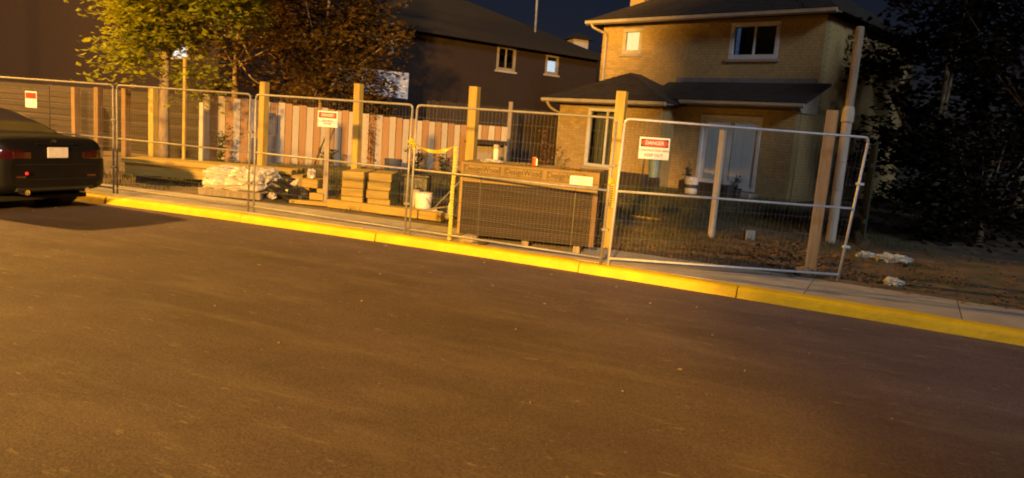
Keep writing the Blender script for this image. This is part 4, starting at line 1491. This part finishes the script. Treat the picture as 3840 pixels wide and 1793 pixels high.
# ------------------------------------------------------------------ clutter along the striped fence
o = MB().box(-0.13, 0.13, -0.02, 0.02, 0, 1.50).build('blue_plank', 'blue_board', None, (-6.55, 19.55, 0.05), R(18))
tag(o, 'tall blue grey board leaning on the striped fence', 'board')
o = MB().box(-0.11, 0.11, -0.03, 0.03, 0, 0.82).build('blue_plank', 'blue_board', None, (-6.85, 19.35, 0.05), R(18))
tag(o, 'short blue grey board left of the tall blue board', 'board')
o = MB().tube([(-5.45, 19.6, 0.05), (-5.05, 20.05, 1.50)], 0.02, 6).build('leaning_stick', 'wood_dark', None)
tag(o, 'dark pole leaning on the striped fence left of the small sign', 'stick')
t = thing('flower_pot', 'dark flower pot at the foot of the striped fence', 'pot', (-3.35, 20.0, 0.15))
MB().lathe([(0.15, 0), (0.22, 0.34), (0.24, 0.36), (0.24, 0.42), (0.20, 0.42), (0.19, 0.3)], 18).build('body', 'blue_board', t)
for k in range(8):
    a = k / 8 * 6.283
    MB().box(-0.02, 0.02, -0.235, -0.20, 0.08, 0.33, Matrix.Rotation(a, 4, 'Z')).build('rib', 'blue_board', t)
spots_ = [(-7.55, 18.8, 1.05, 0.35, 'bushy dark weed in front of the left end of the striped fence'),
          (-5.0, 19.5, 0.60, 0.40, 'low weed below the leaning dark pole'),
          (-2.75, 20.2, 0.70, 0.35, 'leafy weed right of the dark flower pot'),
          (-2.05, 20.5, 0.60, 0.35, 'weed at the right end of the striped fence')]
for k, (x, y, h, s, lab) in enumerate(spots_):
    plant('weed', lab, (x, y, yz(x, y)), h, s, 210, 0.10, 'weed', 'plant', 70 + k, 'weeds along the striped fence', 7)
t = plant('flower_stand', 'rusty flowering shrub in front of the dark fence', (0.75, 22.0, yz(0.75, 22.0)), 1.45, 0.5, 260, 0.10, 'flower', 'plant', 99, None, 8, 'wood_dark')
t = plant('fence_vine', 'faded pinkish vine hanging on the striped fence right of the small sign', (-4.05, 20.45, 0.3), 1.65, 0.18, 110, 0.10, 'flower', 'plant', 98, None, 5, 'wood_dark')
# potting bench
pbx = thing('potting_bench', 'old wooden potting bench at the right end of the striped fence', 'bench', (-1.45, 20.9, yz(-1.4, 20.9)), R(14))
for k in range(6):
    MB().box(0.02 + k * 0.185, 0.19 + k * 0.185, -0.02, 0.0, 1.02, 1.42).build('apron_board', 'board_pale' if k % 2 else 'board_rust', pbx)
MB().box(0, 1.15, -0.02, 0.5, 0.90, 0.95).build('top', 'wood_dark', pbx)
for u in (0.02, 1.07):
    for v in (0.0, 0.42):
        MB().box(u, u + 0.07, v, v + 0.07, 0, 0.90).build('leg', 'wood_grey', pbx)
MB().box(0.03, 1.1, 0.44, 0.46, 0.05, 0.88).build('back_board', 'wood_grey', pbx)
t = thing('yellow_jug', 'yellow plastic jug standing under the potting bench', 'jug', (-1.25, 20.95, 0.22))
MB().lathe([(0.11, 0), (0.13, 0.03), (0.13, 0.24), (0.09, 0.32), (0.03, 0.38), (0.03, 0.44)], 18).build('body', 'yellow_plastic', t)
MB().tube([(0.10, 0, 0.12), (0.19, 0, 0.16), (0.19, 0, 0.28), (0.08, 0, 0.34)], 0.016, 6).build('handle', 'yellow_plastic', t)
plant('weed', 'yellowish bushy plant beside the yellow jug', (-0.75, 20.9, yz(-0.75, 20.9)), 0.7, 0.3, 240, 0.09, 'grass', 'plant', 91, None, 7)
t = thing('teal_tub', 'pale teal tub on the ground right of the potting bench', 'tub', (-0.28, 20.8, 0.2))
MB().lathe([(0.14, 0), (0.19, 0.26), (0.20, 0.28), (0.17, 0.28), (0.15, 0.2)], 18).build('body', 'teal_plastic', t)
MB().lathe([(0.186, 0.225), (0.205, 0.23), (0.205, 0.25), (0.19, 0.255)], 18).build('rim', 'teal_plastic', t)

# mottled sheet on the left behind the trees
t = thing('mottled_sheet', 'blue and white mottled sheet hung on a frame left of the dark house', 'sheet', (-6.7, 26.0, 0), R(20))
mb = MB()
nx = 24
vs_, fs_ = [], []
for i in range(nx + 1):
    for j in range(7):
        u, z = 2.75 * i / nx, 2.50 + 0.80 * j / 6 - 0.12 * i / nx * (1 - j / 6)
        vs_.append((u, 0.03 * noise.noise(Vector((u * 3, z * 3, 0))), z))
for i in range(nx):
    for j in range(6):
        q = i * 7 + j
        fs_.append((q, q + 7, q + 8, q + 1))
s_ = mb.add(vs_, fs_).build('sheet', 'tarp', t)
s_.modifiers.new('solid', 'SOLIDIFY').thickness = 0.01
for u in (0.05, 2.68):
    MB().box(u, u + 0.06, 0.05, 0.11, 0, 3.28).build('pole', 'wood_dark', t)
# greenish board fence beyond the pipe
gf = thing('green_fence', 'faded green board fence receding behind the tall white pipe', 'fence', (6.35, 13.3, 0), math.atan2(1.0, 0.42))
gm = unit.mesh('board', 'green_paint')
for k in range(16):
    inst('board', gm, gf, (0.09 + k * 0.165, 0, 0.02 + 0.95), (0, 0, 0), (0.155, 0.025, 1.75 + rng.uniform(-0.05, 0.05)))
for z in (0.4, 1.4):
    MB().box(0, 2.6, 0.015, 0.06, z, z + 0.08).build('rail', 'green_paint', gf)


# ------------------------------------------------------------------ trees
def crown(mb, c, rad, n, leaf, seed, clumps=40, hollow=0.45):
    r = random.Random(seed)
    cl = []
    for i in range(clumps):
        while True:
            d = Vector((r.uniform(-1, 1), r.uniform(-1, 1), r.uniform(-1, 1)))
            if hollow < d.length < 1:
                break
        cl.append((Vector((c[0] + d.x * rad[0], c[1] + d.y * rad[1], c[2] + d.z * rad[2])), r.uniform(0.22, 0.52)))
    for i in range(n):
        p, s = cl[i % clumps]
        cl_ = lambda v: max(-1.5, min(1.5, v))
        q = p + Vector((s * cl_(r.gauss(0, 1)), s * cl_(r.gauss(0, 1)), 0.75 * s * cl_(r.gauss(0, 1))))
        add_leaf(mb, q, leaf * r.uniform(0.6, 1.25), r)
    return cl


def tree(name, label, base_, trunk_h, r0_, r1_, c, rad, n, leaf, m, seed, clumps=40, hollow=0.45, extra=(), group=None):
    t = thing(name, label, 'tree', base_, 0, group)
    mb = MB()
    cl = crown(mb, c, rad, n, leaf, seed, clumps, hollow)
    for (c2, rad2, n2, k2) in extra:
        crown(mb, c2, rad2, n2, leaf, seed + k2, max(5, n2 // 130), 0.0)
    mb.build('crown', m, t)
    tr = MB()
    r = random.Random(seed)
    top = Vector((c[0] * 0.6, c[1] * 0.6, c[2] + rad[2] * 0.5))
    pts = [Vector((0, 0, -0.1)), Vector((0.01, 0.0, trunk_h * 0.5)), Vector((0.03, 0.02, trunk_h)), top]
    tr.tube(pts, r0_, 12, r1_ * 0.4)
    for (p, s) in cl[:16]:
        z = trunk_h * r.uniform(0.85, 1.5)
        k = min(1, z / top.z)
        st_ = Vector((top.x * k, top.y * k, z))
        midp = st_.lerp(p, 0.5) + Vector((0, 0, -0.12))
        tr.tube([st_, midp, p], r1_ * 0.38, 6, 0.006)
    tr.build('trunk', 'bark', t, smooth=True)
    return t


tree('maple_tree', 'yellow green maple with a straight pale trunk left of the striped fence', (-8.02, 16.75, 0.0), 2.9, 0.15, 0.13, (0.35, 0.45, 6.1), (2.2, 3.3, 3.3), 66000, 0.165, 'leaf', 11, 230, 0.1,
     extra=(((-0.55, -0.4, 2.55), (0.45, 0.4, 0.5), 420, 1), ((0.85, -0.3, 2.35), (0.35, 0.3, 0.55), 360, 2), ((-0.1, -0.2, 2.75), (0.8, 0.5, 0.3), 360, 3)))
tree('bronze_tree', 'sparse bronze leaved tree hanging over the striped fence', (-6.3, 23.4, 0.1), 2.4, 0.11, 0.10, (0.45, -0.6, 3.8), (2.35, 1.8, 2.2), 12000, 0.17, 'leaf_brown', 21, 90, 0.1)
tree('bronze_tree', 'tall dim tree behind the maple and the bronze tree', (-9.6, 25.0, 0.1), 3.0, 0.15, 0.12, (0.5, 0, 5.0), (3.2, 2.5, 3.2), 5500, 0.2, 'leaf_brown', 25, 60, 0.2)
tree('dark_tree', 'dark dense tree at the right edge behind the bare soil', (12.2, 16.2, 0.0), 1.2, 0.16, 0.14, (0, 0, 3.6), (3.2, 2.8, 3.7), 7500, 0.22, 'leaf_dark', 31, 70, 0.3)
tree('dark_tree', 'dark tree between the tall white pipe and the right edge', (11.9, 21.5, 0.0), 1.0, 0.16, 0.14, (0, 0, 3.4), (2.6, 2.6, 3.5), 6000, 0.22, 'leaf_dark', 33, 60, 0.3)
tree('dark_tree', 'low dark bush at the foot of the right hand trees', (9.4, 14.9, 0.0), 0.5, 0.10, 0.08, (0, 0, 1.25), (1.9, 1.2, 1.3), 3600, 0.16, 'leaf_dark', 35, 40, 0.2)
tree('dark_tree', 'tall far dark tree showing above the right hand trees', (17.5, 26.0, 0.0), 2.0, 0.22, 0.2, (0, 0, 6.0), (5.5, 4.5, 5.6), 7000, 0.34, 'leaf_dark', 37, 70, 0.3)

# unseen tree added behind the camera, crown shaped to shade the house
tree('shading_tree', 'broad unseen tree added behind the camera to shade the house', (2.55, -6.5, -0.1), 1.4, 0.2, 0.18, (0, 0, 6.2), (4.9, 2.4, 4.4), 52000, 0.34, 'leaf', 41, 400, 0.0)

# ------------------------------------------------------------------ grass, leaf litter, chips on the road
r = random.Random(5)
mb = MB()
cnt = 0
while cnt < 26000:
    x, y = r.uniform(-8.5, 7.5), r.uniform(10.2, 21.5)
    if y < ky(x) + 1.6 or y > 23:
        continue
    dens = noise.noise(Vector((x * 0.55, y * 0.55, 3.1))) + 0.25 * noise.noise(Vector((x * 2, y * 2, 7.0)))
    lim = -0.05 if x < 2.5 else -0.02
    if y < 13.4 and x < 1.0:
        lim = 0.35
    if y < 12.2 and x > 1:
        lim = 0.30
    if dens < lim - (0.25 if y > 14.5 else 0.0):
        continue
    cnt += 1
    z = yz(x, y)
    a = r.uniform(0, 6.28)
    h = r.uniform(0.04, 0.13) * (1.4 if y > 15 else 1.0)
    lx, ly = r.gauss(0, 0.03), r.gauss(0, 0.03)
    w_ = 0.007
    mb.add([(x - w_ * math.cos(a), y - w_ * math.sin(a), z - 0.01), (x + w_ * math.cos(a), y + w_ * math.sin(a), z - 0.01), (x + lx, y + ly, z + h)], [(0, 1, 2)])
tag(mb.build('grass', 'grass'), 'rough patchy grass growing in the yard', 'grass', None, 'stuff')
mb = MB()
cnt = 0
while cnt < 7000:
    x, y = r.uniform(1.3, 6.5), r.uniform(9.6, 17.0)
    if y < ky(x) + 1.6:
        continue
    if noise.noise(Vector((x * 0.8, y * 0.8, 12.1))) + 0.3 * noise.noise(Vector((x * 3, y * 3, 2.0))) < -0.08:
        continue
    cnt += 1
    z = yz(x, y)
    a = r.uniform(0, 6.28)
    l = r.uniform(0.05, 0.16)
    up_ = r.uniform(0.0, 0.08)
    q = Vector((math.cos(a) * l, math.sin(a) * l, up_))
    w_ = Vector((-math.sin(a), math.cos(a), 0)) * 0.005
    p = Vector((x, y, z + 0.012))
    mb.add([p - w_, p + w_, p + q], [(0, 1, 2)])
tag(mb.build('dry_grass', 'straw'), 'dry straw coloured grass lying over the soil behind the right panel', 'grass', None, 'stuff')
mb = MB()
for i in range(2600):
    x = r.uniform(1.2, 8.5)
    y = r.uniform(ky(x) + 1.45, 15.5)
    if r.random() > math.exp(-max(0, (y - ky(x) - 2.2)) * 0.28):
        continue
    z = yz(x, y)
    add_leaf(mb, Vector((x, y, z + r.uniform(0.004, 0.05))), r.uniform(0.03, 0.09), r)
for i in range(480):                       # heap of dry leaves by the right post
    x, y = r.gauss(4.2, 0.45), r.gauss(10.9, 0.6)
    if y < ky(x) + 1.55:
        continue
    hh = 0.30 * math.exp(-((x - 4.2) ** 2 / 0.4 + (y - 11.0) ** 2 / 0.7))
    add_leaf(mb, Vector((x, y, yz(x, y) + r.uniform(0, 1) * hh + 0.01)), r.uniform(0.04, 0.11), r)
tag(mb.build('leaf_litter', 'litter'), 'brown fallen leaves scattered over the soil at right', 'leaves', None, 'stuff')
mb = MB()
for i in range(90):
    x = r.uniform(-7, 7)
    o_ = -abs(r.gauss(0, 1.9)) - 0.02
    if r.random() < 0.35:
        o_ = r.uniform(-7.5, 0)
    p = kp(x, o_)
    a = R(-24) + r.gauss(0, 0.5)
    l, w_ = r.uniform(0.005, 0.022), r.uniform(0.003, 0.006)
    d = Vector((math.cos(a), math.sin(a), 0))
    n_ = Vector((-d.y, d.x, 0))
    z = -0.117
    mb.add([Vector((p.x, p.y, z)) - d * l - n_ * w_ * 0.6, Vector((p.x, p.y, z)) + d * l * 0.7 - n_ * w_, Vector((p.x, p.y, z + 0.006)) + d * l, Vector((p.x, p.y, z + 0.008)) + n_ * w_], [(0, 1, 2, 3)])
tag(mb.build('road_debris', 'chip'), 'pale chips and leaf scraps scattered over the road', 'debris', None, 'stuff')


# ------------------------------------------------------------------ car
def car():
    t = thing('parked_car', 'black sedan parked at the kerb seen from behind at the left edge', 'car', (-6.68, 10.72, -0.12), math.atan2(0.37, -0.93))
    # station: x, half width, bottom, belt, top, half width at top
    S = [(-0.015, 0.68, 0.40, 0.80, 0.90, 0.60), (0.02, 0.77, 0.36, 0.86, 0.97, 0.67), (0.09, 0.84, 0.33, 0.91, 1.045, 0.73), (0.22, 0.885, 0.30, 0.94, 1.095, 0.755),
         (0.55, 0.915, 0.23, 0.95, 1.105, 0.74), (0.80, 0.92, 0.21, 0.95, 1.13, 0.70), (1.15, 0.92, 0.20, 0.95, 1.27, 0.635), (1.60, 0.92, 0.20, 0.945, 1.40, 0.585),
         (2.05, 0.92, 0.20, 0.94, 1.455, 0.57), (2.70, 0.92, 0.20, 0.93, 1.44, 0.57), (3.15, 0.92, 0.20, 0.93, 1.31, 0.60), (3.60, 0.91, 0.20, 0.92, 1.08, 0.68),
         (4.10, 0.90, 0.20, 0.88, 0.99, 0.70), (4.50, 0.86, 0.22, 0.78, 0.86, 0.66), (4.68, 0.74, 0.30, 0.62, 0.68, 0.58), (4.74, 0.55, 0.40, 0.52, 0.55, 0.45)]

    def cr(a, b, c, d, t):
        return 0.5 * ((2 * b) + (c - a) * t + (2 * a - 5 * b + 4 * c - d) * t * t + (3 * b - a - 3 * c + d) * t ** 3)

    def sec(st):
        x, hw, zb, bl, zt_, ht = st
        k = bl - zb
        return [(0, zb), (0.70 * hw, zb), (0.93 * hw, zb + 0.04), (0.985 * hw, zb + 0.25 * k), (hw, zb + 0.55 * k), (0.985 * hw, zb + 0.82 * k), (0.95 * hw, bl),
                (0.55 * 0.95 * hw + 0.45 * ht, bl + 0.45 * (zt_ - bl)), (ht, zt_ - 0.12 * (zt_ - bl) - 0.012), (0.86 * ht, zt_ - 0.004), (0.45 * ht, zt_ + 0.008), (0, zt_ + 0.012)]
    NS, NP = 7, 5
    st2 = []
    for i in range(len(S) - 1):
        a, b, c, d = S[max(i - 1, 0)], S[i], S[i + 1], S[min(i + 2, len(S) - 1)]
        for k in range(NS):
            st2.append(tuple(cr(a[j], b[j], c[j], d[j], k / NS) for j in range(6)))
    st2.append(S[-1])
    grid = []
    for s in st2:
        hp_ = sec(s)
        fine = []
        for i in range(len(hp_) - 1):
            a, b, c, d = hp_[max(i - 1, 0)], hp_[i], hp_[i + 1], hp_[min(i + 2, len(hp_) - 1)]
            for k in range(NP):
                fine.append((max(0, cr(a[0], b[0], c[0], d[0], k / NP)), cr(a[1], b[1], c[1], d[1], k / NP)))
        fine.append(hp_[-1])
        row = [(s[0], y, z) for (y, z) in fine] + [(s[0], -y, z) for (y, z) in fine[-2:0:-1]]
        grid.append(row)
    nr = len(grid[0])
    buckets = {'body': MB(), 'rear_window': MB(), 'side_window': MB(), 'windscreen': MB(), 'tail_light_l': MB(), 'tail_light_r': MB()}
    allv = [Vector(p) for row in grid for p in row]
    faces = {k: [] for k in buckets}
    for i in range(len(grid) - 1):
        for j in range(nr):
            q = (i * nr + j, i * nr + (j + 1) % nr, (i + 1) * nr + (j + 1) % nr, (i + 1) * nr + j)
            c = sum((allv[k] for k in q), Vector()) / 4
            n = (allv[q[1]] - allv[q[0]]).cross(allv[q[3]] - allv[q[0]])
            if n.length > 1e-9:
                n.normalize()
            key = 'body'
            if 0.80 < c.x < 1.62 and abs(c.y) < 0.60 - 0.10 * (c.x - 0.8) and c.z > 1.10:
                key = 'rear_window'
            elif 3.0 < c.x < 3.62 and abs(c.y) < 0.56 and c.z > 1.05:
                key = 'windscreen'
            elif 1.15 < c.x < 3.3 and 1.0 < c.z < 1.38 and abs(c.y) > 0.57 and not (2.08 < c.x < 2.18):
                key = 'side_window'
            elif c.x < 0.36 and 0.80 < c.z < 0.925 and abs(c.y) > 0.50:
                key = 'tail_light_l' if c.y > 0 else 'tail_light_r'
            # wheel arches
            if key == 'body' and abs(c.y) > 0.72 and (math.hypot(c.x - 0.97, c.z - 0.33) < 0.37 or math.hypot(c.x - 3.75, c.z - 0.33) < 0.37):
                continue
            faces[key].append(q)
    for nm, ring in (('rear_bumper', grid[0]), ('nose', grid[-1][::-1])):
        MB().add(ring, [tuple(range(nr))]).build(nm, 'car_paint', t)
    for s_ in (-1, 1):
        MB().box(-0.010, 0.03, min(s_ * 0.40, s_ * 0.64), max(s_ * 0.40, s_ * 0.64), 0.80, 0.90).build('tail_light_inner', 'tail_red', t, loc=(-0.014, 0, 0), bevel=0.008)
    mats = {'body': 'car_paint', 'rear_window': 'car_glass', 'side_window': 'car_glass', 'windscreen': 'car_glass', 'tail_light_l': 'tail_red', 'tail_light_r': 'tail_red'}
    for k in buckets:
        used = sorted({v for q in faces[k] for v in q})
        mp = {v: i for i, v in enumerate(used)}
        mb = MB()
        mb.add([allv[v] for v in used], [tuple(mp[v] for v in q) for q in faces[k]])
        mb.build('tail_light' if k.startswith('tail') else k, mats[k], t, smooth=True)
    # wheels
    for (x, y) in ((0.97, 0.79), (0.97, -0.79), (3.75, 0.79), (3.75, -0.79)):
        w_ = MB().add(*_wheel(0.33, 0.22, 0.21)).build('wheel', 'rubber', t, (x, y, 0.33), 0.0, smooth=False)
        mb = MB()
        for k in range(5):
            a = k * 2 * math.pi / 5
            mb.box(0.03, 0.205, -0.10 if y < 0 else 0.075, -0.075 if y < 0 else 0.10, -0.03, 0.03, Matrix.Rotation(a, 4, 'Y'))
        mb.build('rim', 'alloy', w_)
        MB().add(*_wheel(0.40, 0.30, 0.02)).build('wheel_house', 'rubber', t, (x, y * 0.80, 0.33))
    # plate, bumper details
    MB().box(-0.022, -0.006, -0.155, 0.155, 0.815, 0.965).build('licence_plate', 'plate', t, loc=(-0.012, 0, 0.0), bevel=0.003)
    MB().box(-0.012, 0.05, -0.30, 0.30, 0.975, 0.995).build('boot_trim', 'car_paint', t, loc=(0.02, 0, 0.02))
    bdg = MB().lathe([(0.02, 0), (0.035, 0.004), (0.04, 0.012)], 14).build('badge', 'chrome', t, loc=(0.075, 0, 1.035))
    bdg.rotation_euler = (0, R(-90), 0)
    for (ya, yb, za, zb_) in ((-0.62, 0.62, 0.715, 0.721), (-0.60, 0.60, 0.505, 0.511)):
        MB().box(-0.018, -0.010, ya, yb, za, zb_).build('panel_seam', 'rubber', t, loc=(-0.004, 0, 0))
    MB().box(-0.03, 0.05, -0.60, 0.60, 0.36, 0.44).build('rear_valance', 'rubber', t, loc=(0.02, 0, -0.02), bevel=0.02)
    for s in (-1, 1):
        MB().box(-0.012, 0.03, s * 0.54 - 0.07, s * 0.54 + 0.07, 0.53, 0.57).build('reflector', 'tail_red', t, loc=(-0.012, 0, 0), bevel=0.006)
        if s > 0:
            MB().lathe([(0.022, 0.0), (0.022, 0.012), (0.016, 0.02)], 14).build('red_glint', 'glint_red', t, loc=(-0.03, 0.47, 0.60)).rotation_euler = (0, R(-90), 0)  # glowing dot painted in as the glint on the left reflector
        MB().tube([(-0.03, s * 0.46, 0.33), (0.12, s * 0.46, 0.33)], 0.038, 12).build('exhaust_tip', 'chrome', t)
        mb = MB()
        mb.box(2.85, 2.98, s * 0.93, s * 1.08, 0.98, 1.10)
        mb.build('door_mirror', 'car_paint', t, bevel=0.03)
    MB().box(0.30, 4.4, -0.7, 0.7, 0.18, 0.24).build('underbody', 'rubber', t)
    return t


def _wheel(r_, wd, hole):
    n = 28
    prof_ = [(hole, -wd / 2 + 0.02), (r_ * 0.70, -wd / 2), (r_ * 0.94, -wd / 2 + 0.005), (r_, -wd / 2 + 0.035), (r_, wd / 2 - 0.035), (r_ * 0.94, wd / 2 - 0.005), (r_ * 0.70, wd / 2), (hole, wd / 2 - 0.02)]
    vs_, fs_ = [], []
    for (q, y) in prof_:
        for j in range(n):
            a = 2 * math.pi * j / n
            vs_.append((q * math.cos(a), y, q * math.sin(a)))
    for i in range(len(prof_) - 1):
        for j in range(n):
            a, b = i * n + j, i * n + (j + 1) % n
            fs_.append((a, b, b + n, a + n))
    fs_.append(tuple(range(n)))
    fs_.append(tuple((len(prof_) - 1) * n + j for j in range(n))[::-1])
    return vs_, fs_


car()

# ------------------------------------------------------------------ street lamp (left of the frame)
sl = thing('street_lamp', 'tall street lamp with amber light at the kerb beyond the left edge', 'street lamp', (LAMP.x - 0.6, LAMP.y + 1.9, 0.0))
MB().tube([(0, 0, -0.1), (0, 0, 4.5), (0, 0, 9.8)], 0.09, 12, 0.06).build('pole', 'galv', sl, smooth=True)
MB().tube([(0, 0, 9.6), (0.2, -0.6, 9.92), (0.55, -1.6, 9.98)], 0.035, 8).build('arm', 'galv', sl, smooth=True)
mb = MB()
mb.box(0.42, 0.78, -2.15, -1.5, 9.90, 10.06)
mb.build('lamp_head', 'galv', sl, bevel=0.05)
MB().box(0.48, 0.72, -2.05, -1.62, 9.875, 9.895).build('lens', 'sodium', sl)
ld = bpy.data.lights.new('amber_light', 'POINT')
ld.energy = LAMP_W
ld.color = LAMP_COL
ld.shadow_soft_size = 0.30
lo_ = bpy.data.objects.new('amber_light', ld)
C.objects.link(lo_)
lo_.parent = sl
lo_.location = (0.6, -1.9, 9.6)

# unseen second lamp, added behind the camera as amber fill
s2 = sl.copy()
C.objects.link(s2)
s2.location = (LAMP2.x + 0.6, LAMP2.y - 1.9, -0.1)
s2.rotation_euler = (0, 0, math.pi)
s2['label'] = 'unseen second lamp added behind the camera as amber fill light'
for ch_ in list(sl.children):
    c2_ = ch_.copy()
    C.objects.link(c2_)
    c2_.parent = s2
    if ch_.type == 'LIGHT':
        c2_.data = ch_.data.copy()
        c2_.data.energy = FILL_LAMP_W
        c2_.data.shadow_soft_size = 0.9
